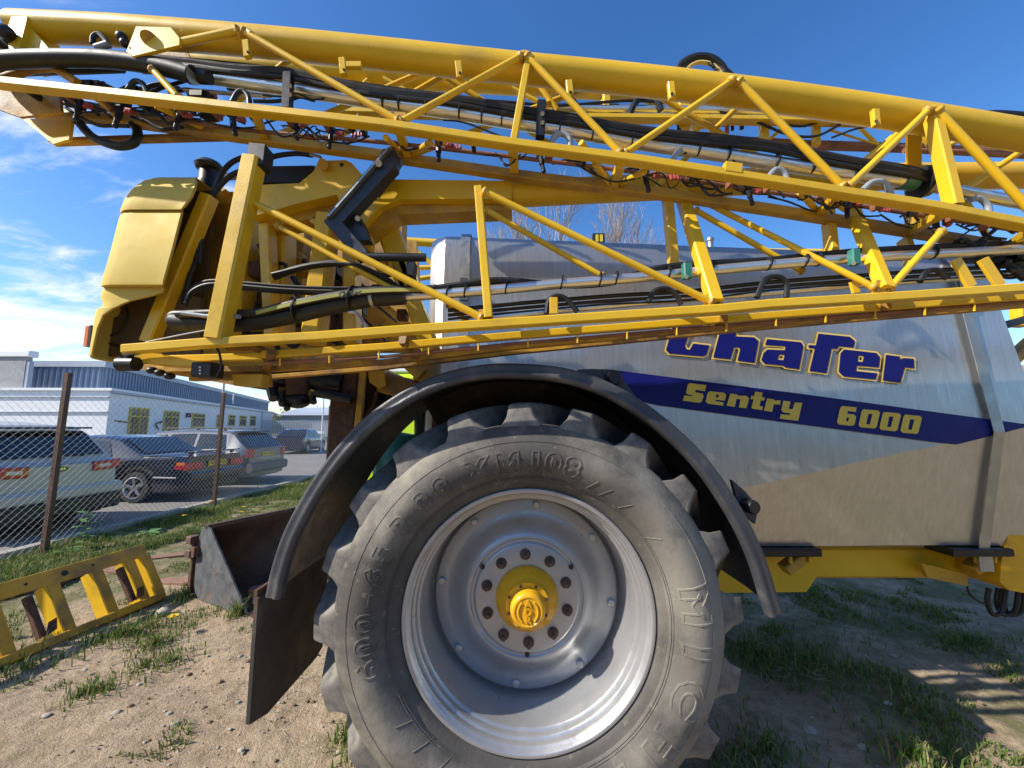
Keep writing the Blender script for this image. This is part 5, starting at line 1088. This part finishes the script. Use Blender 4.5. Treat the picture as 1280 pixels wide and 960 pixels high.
# ================================================================== cars
glass = mat('car_glass', (.012, .016, .020), .06, var=.1, spec=.9, rv=.02); tyre2 = mat('car_tyre', (.02, .02, .02), .8); alloy = mat('alloy_rim', (.55, .56, .58), .28, metal=.85, var=.06)
trim = mat('black_trim', (.016, .016, .018), .5); plate_m = mat('number_plate', (.62, .43, .03), .45, var=.05); lamp_r = mat('tail_lens', (.40, .012, .02), .18, spec=.8); lamp_o = mat('amber_lens', (.75, .17, .02), .2); lamp_w = mat('clear_lens', (.6, .55, .52), .15)
def ipl(pts, x):
    if x <= pts[0][0]: return pts[0][1]
    for a, b in zip(pts, pts[1:]):
        if x <= b[0]:
            t_ = (x - a[0]) / max(b[0] - a[0], 1e-6); return a[1] + (b[1] - a[1]) * t_
    return pts[-1][1]
def car(name, label, paint, X, Yc, Lc, Wc, deck, belt, roof, wheels, sill=.20, rear_glass=None, side_glass=(), gz=(.0, .0), tumble=.16, lamp=None, plt=None, wheel_r=.31, cat='car', badge=None, group='cars parked beyond the fence'):
    """x runs forward from the tail; belt / roof = height profiles; tail at world X, nose towards -X"""
    T = thing(name, label, cat, (X, Yc, 0), group)
    def w_(x, y, z): return Vector((X - x, Yc - y, z))          # y>0 = side towards the camera
    def widthf(x): return Wc / 2 * (1 - .10 * max(0, (.28 - x) / .28) ** 2 - .13 * max(0, (x - Lc + .7) / .7) ** 2)
    def bot(x):
        z = sill
        for wx in wheels:
            d = abs(x - wx)
            if d < wheel_r + .05: z = max(z, wheel_r + math.sqrt(max(0, (wheel_r + .05) ** 2 - d * d)))
        return z
    def ring(x):
        hw = widthf(x); zb, zr = ipl(belt, x), ipl(roof, x); zr = max(zr, zb + .012); k = min(1, (zr - zb) / .45); wr = hw - .04 - tumble * k; zz_ = min(bot(x), zb - .10)
        return [(hw * .93, zz_), (hw * .985, zz_ + (zb - zz_) * .25), (hw, zz_ + (zb - zz_) * .62), (hw * .985, zb - .03), (hw * .965, zb), (wr + .025, zr - .055 * k), (wr - .04, zr - .012 * k), (wr * .55, zr + .010 * k), (0, zr + .015 * k)]
    xs_ = sorted(set([round(x, 3) for x in np.linspace(0, Lc, 56)] + [round(wx + s * (wheel_r + .05) * f, 3) for wx in wheels for s in (-1, 1) for f in (1, .97, .85, .6, .3)] + [q[0] for q in roof if 0 <= q[0] <= Lc]))
    vs = []; rn = None
    for x in xs_:
        r = ring(x); full = r + [(-a, b) for a, b in reversed(r[:-1])]; rn = len(full)
        vs += [w_(x, a, b) for a, b in full]
    mb = MB().add(vs, [(i * rn + j, (i + 1) * rn + j, (i + 1) * rn + j + 1, i * rn + j + 1) for i in range(len(xs_) - 1) for j in range(rn - 1)], True)
    mb.f.append(list(range(rn))); mb.sm.append(False); mb.f.append([(len(xs_) - 1) * rn + j for j in reversed(range(rn))]); mb.sm.append(False)
    mb.build('body', paint, T, sharp=35)
    MB().box(w_(Lc - .15, Wc / 2 - .12, .16) if False else Vector((X - Lc + .15, Yc - Wc / 2 + .10, .17)), Vector((X - .15, Yc + Wc / 2 - .10, .62)), .02).build('underbody', trim, T)
    def tail_x(z, y):                                           # where the tail surface is at that height
        x = 0
        while x < Lc * .5 and max(ipl(roof, x), ipl(belt, x)) < z: x += .01
        return x
    for side in (1, -1):
        for (xa, xb, za, zc, xa2, xb2) in side_glass:
            q = []
            for x, f in ((xa, 0.04), (xb, .04), (xb2, .90), (xa2, .90)):
                hw = widthf(x); zb, zr = ipl(belt, x), ipl(roof, x); k = min(1, (zr - zb) / .45); wr = hw - .04 - tumble * k
                q.append(w_(x, side * ((hw * .965) + (wr + .025 - hw * .965) * f + .006), zb + (zr - .055 * k - zb) * f))
            MB().prism(q, (0, -side * .004, 0)).build('window', glass, T)
    if rear_glass:
        xa, xb, f0, f1 = rear_glass; vs = []
        for i in range(7):
            x = xa + (xb - xa) * i / 6; hw = widthf(x); zb, zr = ipl(belt, x), ipl(roof, x); k = min(1, (zr - zb) / .45); wr = hw - .04 - tumble * k
            for j in range(7): 
                f = -1 + 2 * j / 6; vs.append(w_(x - .012, f * (wr - .03) * (f0 + (f1 - f0) * i / 6), zr + .016))
        MB().add(vs, [(i * 7 + j, i * 7 + j + 1, i * 7 + j + 8, i * 7 + j + 7) for i in range(6) for j in range(6)], True).build('rear_window', glass, T)
    for wx in wheels:
        for side in (1, -1):
            yc = side * (Wc / 2 - .115); p = w_(wx, yc, wheel_r)
            ty_ = MB().lathe([(wheel_r * .66, -.10), (wheel_r * .95, -.10), (wheel_r, -.07), (wheel_r, .07), (wheel_r * .95, .10), (wheel_r * .66, .10)], p, 28).build('tyre', tyre2, T)
            mb = MB().lathe([(wheel_r * .70, side * -.103), (wheel_r * .66, side * -.108), (wheel_r * .63, side * -.095), (wheel_r * .60, side * -.03)], p, 28)
            for k in range(5):
                a = k * 1.2566 + .4; c_ = Vector((math.cos(a), 0, math.sin(a))); mb.beam([p + c_ * wheel_r * .08 + Vector((0, side * -.085, 0)), p + c_ * wheel_r * .62 + Vector((0, side * -.095, 0))], .055, .02, .006, up=(0, 1, 0))
            mb.lathe([(wheel_r * .2, side * -.075), (wheel_r * .17, side * -.10), (0, side * -.102)], p, 14); mb.build('wheel_rim', alloy, ty_)
            MB().lathe([(wheel_r * .60, side * -.02), (0, side * -.02)], p, 20).build('brake_shade', trim, ty_)
    return T, w_, widthf
def number_plate(T, w_, x, y, z, txt, tw=.52, lean=0):
    o = MB().beam([w_(x, y - tw / 2, z), w_(x, y + tw / 2, z)], .012, .11, .002).build('number_plate', plate_m, T)
    vs, q = text_geo(txt, .085, .001); sx_ = (tw * .88) / (max(v.x for v in vs) - min(v.x for v in vs))
    c_ = w_(x - .0085, y, z); MB().add([(c_.x, c_.y + v.x * sx_, c_.z + v.y) for v in vs], q).build('plate_lettering', trim, o)
silver = mat('silver_paint', (.40, .405, .40), .45, metal=.05, var=.03, coat=.1, rv=.03); navy = mat('navy_paint', (.012, .015, .026), .22, var=.05, coat=.8, rv=.03, metal=.2); silver2 = mat('pale_silver_paint', (.15, .155, .17), .35, metal=.3, var=.03, coat=.6, rv=.03); dark2 = mat('dark_blue_paint', (.014, .018, .04), .22, var=.05, coat=.8, rv=.03)
# silver hatchback nearest the camera
T, w_, wf = car('parked_car', 'silver hatchback nearest the camera with red tail lamps and yellow plate behind the fence', silver, -6.85, 5.95, 4.2, 1.80, None, [(0, .98), (.1, 1.0), (.35, 1.04), (3.0, .96), (4.2, .72)], [(0, .62), (.03, .80), (.07, 1.0), (.16, 1.06), (.46, 1.50), (.62, 1.585), (1.5, 1.66), (2.3, 1.60), (3.15, 1.02), (4.2, .74)], (.82, 3.4), sill=.24, rear_glass=(.19, .45, .96, .93), side_glass=((.75, 1.6, 0, 0, .85, 1.55), (1.68, 2.75, 0, 0, 1.65, 2.35)), wheel_r=.34)
for s in (1, -1):
    MB().beam([w_(.0, s * .43, .935), w_(.0, s * .70, .945), w_(.045, s * .885, .955)], .07, .155, .02).build('tail_lamp', lamp_r, T)
    MB().beam([w_(-.036, s * .50, .935), w_(-.036, s * .68, .945)], .01, .05, .004).build('reverse_lamp', lamp_w, T)
    MB().beam([w_(-.03, s * .42, .46), w_(-.02, s * .84, .50)], .02, .055, .004).build('reflector', lamp_r, T)
MB().beam([w_(-.02, -.86, .56), w_(-.02, .86, .56)], .14, .20, .05).build('bumper', silver, T); MB().beam([w_(-.025, -.84, .36), w_(-.025, .84, .36)], .14, .26, .04).build('lower_bumper', trim, T)
MB().beam([w_(.40, -.66, 1.555), w_(.40, .66, 1.555)], .16, .03, .012).build('spoiler', trim, T); MB().tube([w_(1.0, .12, 1.66), w_(1.28, .14, 1.85)], .006, 5).build('aerial', trim, T)
MB().tube([w_(.10, .10, 1.14), w_(.10, -.38, 1.11)], .014, 6).build('wiper', trim, T)
MB().tube([w_(-.012 + .014, .30, .62), w_(-.01, .30, .64)], .003, 4).build('boot_seam', trim, T) if False else None
number_plate(T, w_, -.035, 0, .60, 'WJ03 KXO')
bo = MB(); bo.lathe([(0, 0), (1, 0), (1, .2), (0, .2)], (0, 0, 0), 20, axis='X'); bo.v = [(w_(-.004, 0, .94).x + v[0] * .03, w_(0, 0, 0).y + v[1] * .075, .935 + v[2] * .038) for v in bo.v]; bo = bo.build('badge', trim, T)
vs, q = text_geo('KIA', .05, .002); MB().add([(w_(-.004, 0, 0).x + .0085, w_(0, 0, 0).y + v.x * 1.15, .935 + v.y) for v in vs], q).build('badge_lettering', alloy, bo)
# dark saloon
T, w_, wf = car('parked_car', 'dark blue saloon with big alloy wheel and boot spoiler behind the second fence post', navy, -6.78, 8.95, 4.4, 1.72, None, [(0, .93), (.5, .95), (3.2, .90), (4.4, .66)], [(0, .70), (.04, .93), (.9, .965), (1.0, 1.0), (1.55, 1.32), (1.9, 1.38), (2.4, 1.39), (2.7, 1.35), (3.4, .95), (4.4, .70)], (1.03, 3.7), sill=.22, rear_glass=(1.0, 1.56, .90, .92), side_glass=((1.55, 2.05, 0, 0, 1.75, 2.05), (2.1, 3.1, 0, 0, 2.1, 2.72)), wheel_r=.315)
for s in (1, -1):
    MB().beam([w_(-.012, s * .42, .74), w_(.0, s * .86, .74)], .03, .15, .008).build('tail_lamp', lamp_r, T); MB().beam([w_(.0, s * .855, .73), w_(.20, s * .868, .73)], .01, .08, .003).build('tail_lamp', lamp_r, T); MB().beam([w_(.0, s * .858, .80), w_(.16, s * .871, .80)], .012, .06, .003).build('indicator', lamp_o, T)
    MB().beam([w_(.15, s * .868, .52), w_(1.4 if 0 else .62, s * .872, .53)], .012, .03, .004).build('side_moulding', silver, T)
MB().beam([w_(-.04, -.80, .50), w_(-.04, .80, .50)], .16, .24, .05).build('bumper', navy, T)
MB().beam([w_(.07, -.74, 1.03), w_(.07, .74, 1.03)], .16, .025, .01).build('spoiler', navy, T)
for s in (.6, -.6): MB().box(w_(.10, s, .95) - Vector((.03, .03, 0)), w_(.10, s, .95) + Vector((.03, .03, .07)), .01).build('spoiler_leg', navy, T)
number_plate(T, w_, -.028, 0, .76, 'P209 OUE'); MB().beam([w_(-.012, -.3, .61), w_(-.012, .3, .61)], .02, .02).build('boot_handle', trim, T)
# silver estate
T, w_, wf = car('parked_car', 'silver estate car with roof rails and dark tailgate glass beyond the dark saloon', silver2, -7.08, 11.3, 4.6, 1.76, None, [(0, .95), (.3, .98), (3.4, .93), (4.6, .70)], [(0, .68), (.03, .9), (.08, .98), (.50, 1.38), (.62, 1.45), (1.6, 1.49), (2.6, 1.45), (3.5, .98), (4.6, .72)], (.95, 3.75), sill=.22, rear_glass=(.10, .50, .95, .93), side_glass=((.62, 1.45, 0, 0, .72, 1.42), (1.52, 2.25, 0, 0, 1.52, 2.2), (2.32, 3.15, 0, 0, 2.32, 2.75)), wheel_r=.32)
for s in (1, -1):
    MB().tube([w_(.75, s * .60, 1.53), w_(2.5, s * .60, 1.53)], .016, 8).build('roof_rail', trim, T)
    for x in (.85, 1.6, 2.4): MB().box(w_(x, s * .60, 1.44) - Vector((.03, .012, 0)), w_(x, s * .60, 1.44) + Vector((.03, .012, .09)), .004).build('rail_foot', trim, T)
    MB().beam([w_(-.006, s * .62, .84), w_(.03, s * .86, .86)], .03, .24, .01).build('tail_lamp', lamp_r, T)
MB().beam([w_(-.03, -.82, .46), w_(-.03, .82, .46)], .16, .26, .05).build('bumper', mat('grey_bumper', (.10, .10, .11), .5), T); MB().beam([w_(.48, -.66, 1.43), w_(.48, .66, 1.43)], .14, .03, .01).build('spoiler', trim, T)
number_plate(T, w_, -.012, .0, .80, 'R41 FXA'); MB().prism([w_(-.008, -.60, .66), w_(-.008, .60, .66), w_(.03, .62, .94), w_(.03, -.62, .94)], (-.02, 0, 0)).build('tailgate_shade', dark2, T)  # dark panel paints the shade onto the silver tailgate
# far blue car
FC = car('parked_car', 'small dark blue car farthest away in front of the grey sheds', dark2, -12.75, 22.0, 4.1, 1.72, None, [(0, .93), (3.0, .9), (4.1, .7)], [(0, .7), (.05, .93), (.45, .98), (.9, 1.36), (1.2, 1.43), (2.3, 1.42), (3.0, .95), (4.1, .72)], (.8, 3.4), rear_glass=(.47, .92, .95, .9), side_glass=((.95, 1.7, 0, 0, 1.1, 1.7), (1.78, 2.7, 0, 0, 1.78, 2.35)))[0]
FC.rotation_euler.z = R(-82)

# ================================================================== buildings
clad = mat('blue_grey_cladding', (.20, .25, .34), .5, var=.06, vs=.8); clad2 = mat('cladding_trim', (.36, .40, .46), .5, var=.05); win_y = mat('yellow_window_frame', (.50, .40, .05), .55, var=.15); win_g = mat('window_glass', (.05, .055, .04), .12, spec=.8); grey_m = mat('grey_stone', (.30, .30, .31), .8, var=.2)
HA = PX(140, 600, 0.0001) if False else None
A = Vector((-18.9, 18.0, 0)); e1 = Vector((-10.8, 30, 0)).normalized(); e2 = Vector((-1, -.02, 0)).normalized(); L1, L2 = 31.5, 14.0
wn1 = Vector((e1.y, -e1.x, 0)); 
WB = thing('office_block', 'low white rendered office block with yellow barred windows beyond the car park', 'building', A)
H1 = 3.25
q = [A, A + e1 * L1, A + e1 * L1 + e2 * L2, A + e2 * L2]
MB().prism(q, (0, 0, H1)).build('wall', white_m, WB)
MB().prism([p + Vector((0, 0, H1 + .002)) for p in (A - e2 * .12 - e1 * .12, A + e1 * L1 - e2 * .12, A + e1 * L1 + e2 * L2, A + e2 * L2 - e1 * .12)], (0, 0, .12)).build('parapet', white_m, WB)
for z in (2.25, 2.95): MB().beam([A - e1 * .02 + e2 * .0 + Vector((0, 0, z)), A - e1 * .02 + e2 * L2 + Vector((0, 0, z))], .10, .06).build('ledge', clad2, WB)
MB().beam([A + wn1 * .06 + Vector((0, 0, 3.2)), A + e1 * L1 + wn1 * .06 + Vector((0, 0, 3.2))], .14, .12).build('gutter', clad2, WB)
def on_wall(px, py): return hit(px, py, A + wn1 * .02, wn1)
for (x0, x1, yt, yb, typ) in ((163, 186, 510, 546, 2), (206, 224, 514, 538, 2), (241, 256, 517, 534, 1), (286, 294, 519, 532, 1), (300, 308, 520, 532, 1), (313, 320, 520, 532, 1), (272, 277, 519, 534, 1)):
    a = on_wall(x0, yt); b = on_wall(x1, yb); a2 = on_wall(x1, yt); zt, zb = a.z, on_wall(x0, yb).z; s0 = (a - A).dot(e1); s1 = (a2 - A).dot(e1)
    pw = lambda s, z, n=.0: A + e1 * s + wn1 * (.02 + n) + Vector((0, 0, z))
    fr = MB()
    for s in (s0, s1): fr.beam([pw(s, zb), pw(s, zt)], .10, .08, up=wn1)
    for z in (zb, zt, zt - (zt - zb) * .28): fr.beam([pw(s0, z, .003), pw(s1, z, .003)], .08, .10, up=(0, 0, 1))
    if typ == 2: fr.beam([pw((s0 + s1) / 2, zb, .006), pw((s0 + s1) / 2, zt, .006)], .06, .08, up=wn1)
    w0 = fr.build('window', win_y, WB); MB().prism([pw(s0, zb, -.01), pw(s1, zb, -.01), pw(s1, zt, -.01), pw(s0, zt, -.01)], wn1 * .008).build('pane', win_g, w0)
    if typ == 2:
        g = MB()
        for k in range(1, 6): g.tube([pw(s0 + (s1 - s0) * k / 6, zb, .08), pw(s0 + (s1 - s0) * k / 6, zt, .08)], .012, 5)
        g.build('window_bars', win_y, w0)
p = on_wall(234, 519); MB().box(p - Vector((.15, .15, .15)), p + Vector((.15, .15, .15)), .03).build('wall_vent', trim, WB)
p = on_wall(196, 531); MB().tube(spline([p + wn1 * .05 + e1 * .25 + Vector((0, 0, .1)), p + wn1 * .2 + Vector((0, 0, .2)), p + wn1 * .05 - e1 * .2, p + wn1 * .1 - Vector((0, 0, .25))], 5), .04, 6).build('wall_hose', trim, WB)
a, b = on_wall(144, 526), on_wall(160, 528); MB().beam([a, b], .04, .07).build('name_board', wood_m, WB)
p = on_wall(291, 505); MB().tube([p, p + Vector((0, 0, .9))], .06, 6).build('flue', white_m, WB)
p = on_wall(327, 515); MB().tube([Vector((p.x, p.y, 0)) + wn1 * .1, p + wn1 * .1 + Vector((0, 0, .3))], .06, 6).build('downpipe', clad2, WB)
# warehouse behind, ribbed cladding
WH = thing('warehouse', 'large warehouse with blue grey ribbed metal cladding rising behind the white office', 'building', A + Vector((-3, 3, 0)))
B0 = A + e1 * 1.8 + e2 * 1.6; LW1, LW2, H2 = 33.5, 22, 4.75
MB().prism([B0, B0 + e1 * LW1, B0 + e1 * LW1 + e2 * LW2, B0 + e2 * LW2], (0, 0, H2)).build('wall', clad, WH)
rib = MB()
for k in range(int(LW1 / .30)):
    p = B0 + e1 * (k * .30 + .15) + wn1 * .02; rib.beam([p + Vector((0, 0, H1)), p + Vector((0, 0, H2 - .02))], .12, .08, .02, up=wn1)
for k in range(int(LW2 / .30)):
    p = B0 + e2 * (k * .30 + .15) - e1 * .02; rib.beam([p + Vector((0, 0, H1)), p + Vector((0, 0, H2 - .02))], .12, .08, .02, up=e1)
kind(rib.build('cladding_ribs', clad, WH), 'stuff')
MB().prism([p + Vector((0, 0, H2 - .12)) for p in (B0 - e2 * .14 - e1 * .14, B0 + e1 * LW1 - e2 * .14, B0 + e1 * LW1 + e2 * LW2, B0 + e2 * LW2 - e1 * .14)], (0, 0, .30)).build('fascia', clad2, WH)
g0 = B0 + e1 * LW1; MB().prism([g0 + Vector((0, 0, H2 + .2)), g0 + e2 * LW2 + Vector((0, 0, H2 + .2)), g0 + e2 * LW2 * .5 + Vector((0, 0, H2 + 3))], -e1 * LW1).build('roof', clad2, WH) if False else None
# grey corner building at the far left edge
p0 = PX(-20, 600, -24.0); CB = thing('stone_building', 'grey building corner with flat pale coping at the far left edge', 'building', (-26.5, 18.2, 0))
zt = hit(30, 441, Vector((0, 18.6, 0)), Vector((0, 1, 0))).z
MB().box((-34, 18.1, 0), (-23.2, 18.35, zt - .3), .02).build('wall', grey_m, CB); MB().box((-34, 18.0, zt - .297), (-23.0, 18.4, zt), .03).build('coping', white_m, CB); MB().box((-23.19, 18.12, 0), (-23.05, 18.3, zt - .5), .02).build('downpipe', clad2, CB)
# far grey sheds with sign boards
SH = thing('grey_shed', 'low grey shed with pale roof and sign boards far across the car park', 'building', (-22, 46, 0))
zz0 = 1.58 + (533 - 512) / 480 * 46
MB().box((-27.5, 46, 0), (-16, 52, zz0 - .7), .05).build('wall', grey_m, SH); MB().prism([Vector((-28, 45.6, zz0 - .697)), Vector((-15.5, 45.6, zz0 - .697)), Vector((-17, 49, zz0 + .4)), Vector((-27, 49, zz0 + .4))], (0, 5, 0)).build('roof', clad2, SH)
MB().box((-27.2, 45.9, .2), (-24.0, 45.99, 2.1), .02).build('shutter', trim, SH)
for k, (a, b, yt, yb, lab, mm) in enumerate(((380, 406, 539, 544, 'long white sign board with blue edge on the far palisade fence', None), (404, 407, 548, 552, 'tiny white notice on the far palisade fence right of the long board', None))):
    p, q = hit(a, yt, Vector((0, 40, 0)), Vector((0, 1, 0))), hit(b, yb, Vector((0, 40, 0)), Vector((0, 1, 0)))
    s_ = thing('sign_board', lab, 'sign', (p.x, 39.8, 0), None); MB().box((p.x, 39.7, q.z), (q.x, 39.75, p.z), .01).build('board', white_m, s_)
    if k == 0: MB().box((p.x + .02, 39.69, q.z + .01), (q.x - .02, 39.698, q.z + .14)).build('blue_strip', blue, s_)
    MB().box(((p.x + q.x) / 2 - .04, 39.76, 0), ((p.x + q.x) / 2 + .04, 39.82, q.z + .1)).build('sign_post', clad2, s_)
PF = thing('palisade_fence', 'grey palisade fence far across the car park below the sign boards', 'fence', (-22, 40, 0))
for k in range(60):
    x = -26 + k * .16; MB().box((x, 40, 0), (x + .08, 40.03, 2.2)).build('pale', clad2, PF)
for z in (.4, 1.8): MB().box((-26, 40.04, z), (-16.4, 40.09, z + .06)).build('rail', clad2, PF)
p = PZ(401, 566); LP = thing('pole', 'slim white pole standing at the far edge of the car park', 'pole', (p.x, p.y, 0)); MB().tube([p, p + Vector((0, 0, 4.6))], .045, 8).build('shaft', white_m, LP); MB().lathe([(.0, .06), (.12, .05), (.12, 0)], p, 10, axis='Z').build('base', clad2, LP)
# building with a ribbed brown roof on the right
RB = thing('brown_roofed_barn', 'barn with ribbed brown roof just visible right of the tank', 'building', (45, 32, 0))
ze, zr = 1.58 + (533 - 477) / 480 * 30, 1.58 + (533 - 452) / 480 * 34
MB().box((36.5, 30, 0), (62, 42, ze - .2), .05).build('wall', mat('barn_wall', (.30, .32, .28), .8), RB)
roofm = mat('brown_roof', (.27, .17, .125), .75, var=.12, vs=1)
o = MB().prism([Vector((36.2, 29.6, ze - .197)), Vector((36.2, 36, zr)), Vector((36.2, 42.4, ze - .197))], (26, 0, 0)).build('roof', roofm, RB)
rb = MB(); sl = Vector((0, 6.4, zr - ze + .197)); 
for k in range(104): rb.beam([Vector((36.3 + k * .25, 29.6, ze - .17)), Vector((36.3 + k * .25, 29.6, ze - .17)) + sl], .10, .06, .01)
kind(rb.build('roof_ribs', roofm, o), 'stuff')

# ================================================================== trees
bark = mat('bare_bark', (.30, .25, .21), .85, var=.2); leaf2 = mat('spring_leaf', (.13, .17, .055), .7, var=.35, vs=2.5)
def bare_tree(base, h, seed, label):
    T = thing('bare_tree', label, 'tree', base, 'bare trees behind the tank'); r = random.Random(seed); tr_ = MB(); tw = MB()
    def grow(p, d, l, rad, lev):
        mid = p + d * l * .5 + Vector((r.uniform(-1, 1), r.uniform(-1, 1), 0)) * l * .05; e = p + d * l + Vector((r.uniform(-1, 1), r.uniform(-1, 1), 0)) * l * .08
        (tr_ if lev < 2 else tw).tube([p, mid, e], rad, 5 if lev < 2 else 3, caps=False, scale=[1, .85, .65])
        if lev >= 6: return
        for k in range(3 if lev < 5 else 4):
            a = r.uniform(0, 6.28); tilt = r.uniform(.22, .55); pe = d.orthogonal().normalized(); pe.rotate(Matrix.Rotation(a, 3, d))
            nd = (d * math.cos(tilt) + pe * math.sin(tilt) + Vector((0, 0, .22))).normalized(); grow(p + (e - p) * r.uniform(.55, 1.0), nd, l * r.uniform(.58, .80), max(rad * .55, .010), lev + 1)
    grow(Vector(base), Vector((0, 0, 1)), h * .30, h * .011, 0)
    tr_.build('trunk', bark, T); tw.build('crown', bark, T)
for px, ytop, Y, sd_, lab in ((695, 262, 30, 1, 'bare tree with fine twigs right behind the middle of the steel tank'), (752, 270, 34, 2, 'bare tree behind the tank beside the small work light'), (655, 288, 36, 3, 'smaller bare tree behind the tank left of the others')):
    h = 1.58 + (533 - ytop) / 480 * Y; bare_tree((P(px, 500, Y).x, Y, 0), h * 1.36, sd_, lab)
def leafy(base, h, w, seed, label):
    T = thing('leafy_tree', label, 'tree', base, 'spring trees beyond the grey shed'); r = np.random.default_rng(seed); b = Vector(base)
    tk = MB().tube([b, b + Vector((.1, 0, h * .4)), b + Vector((0, .1, h * .8))], .22, 8, scale=[1, .7, .3])
    for k in range(6): a = k * 1.05; tk.tube([b + Vector((0, 0, h * .35)), b + Vector((math.cos(a) * w * .35, math.sin(a) * w * .35, h * (.6 + .05 * (k % 3))))], .08, 5, scale=[1, .4])
    tk.build('trunk', bark, T)
    cl = [(r.normal(0, w * .24), r.normal(0, w * .24), h * r.uniform(.35, .97), r.uniform(.4, 1)) for _ in range(60)]; vs = []; fs = []
    for x, y, z, s in cl:
        for k in range(45):
            c_ = np.array([x, y, z]) + r.normal(0, .42 * s, 3); u = r.normal(0, 1, 3); u /= np.linalg.norm(u); v = np.cross(u, r.normal(0, 1, 3)); v /= np.linalg.norm(v); q = r.uniform(.10, .2); o = len(vs)
            vs += [tuple(c_ + u * q + b), tuple(c_ + v * q * .6 + b), tuple(c_ - u * q + b), tuple(c_ - v * q * .6 + b)]; fs.append((o, o + 1, o + 2, o + 3))
    MB().add(vs, fs).build('crown', leaf2, T)
for i, (px, yt, Y, w, lab) in enumerate(((352, 519, 62, 7, 'pale green spring tree beside the end of the warehouse'), (372, 516, 68, 8, 'pale green spring tree above the left of the grey shed roof'), (390, 522, 70, 6, 'low round green tree behind the middle of the grey shed'), (410, 516, 60, 8, 'green tree behind the slim white pole'), (432, 512, 64, 9, 'green tree hidden partly by the rusty back post'))):
    leafy((P(px, 533, Y).x, Y, 0), 1.58 + (533 - yt) / 480 * Y, w, i, lab)
hm = mat('far_hedge', (.06, .085, .03), .9, var=.35, vs=1.5, bump=.5, bs=3)
mb = MB()
for k in range(46):
    x = -70 + k * 3.6; mb.ball((x, 95 + 3 * math.sin(k), 1.2), 3.2, 2.2, 2.6 + 1.2 * mnoise.noise((k * .7, 0, 0)), 10, 6)
for k in range(40):                                            # unseen trees added behind the camera to darken the steel tank's reflection
    x = -45 + k * 2.4; mb.ball((x, -24 - 2 * math.sin(k * 1.7), 2.6), 2.2, 1.8, 3.6 + 1.6 * mnoise.noise((k * .6, 3, 0)), 10, 6)
kind(mb.build('far_hedgerow', hm), 'stuff')
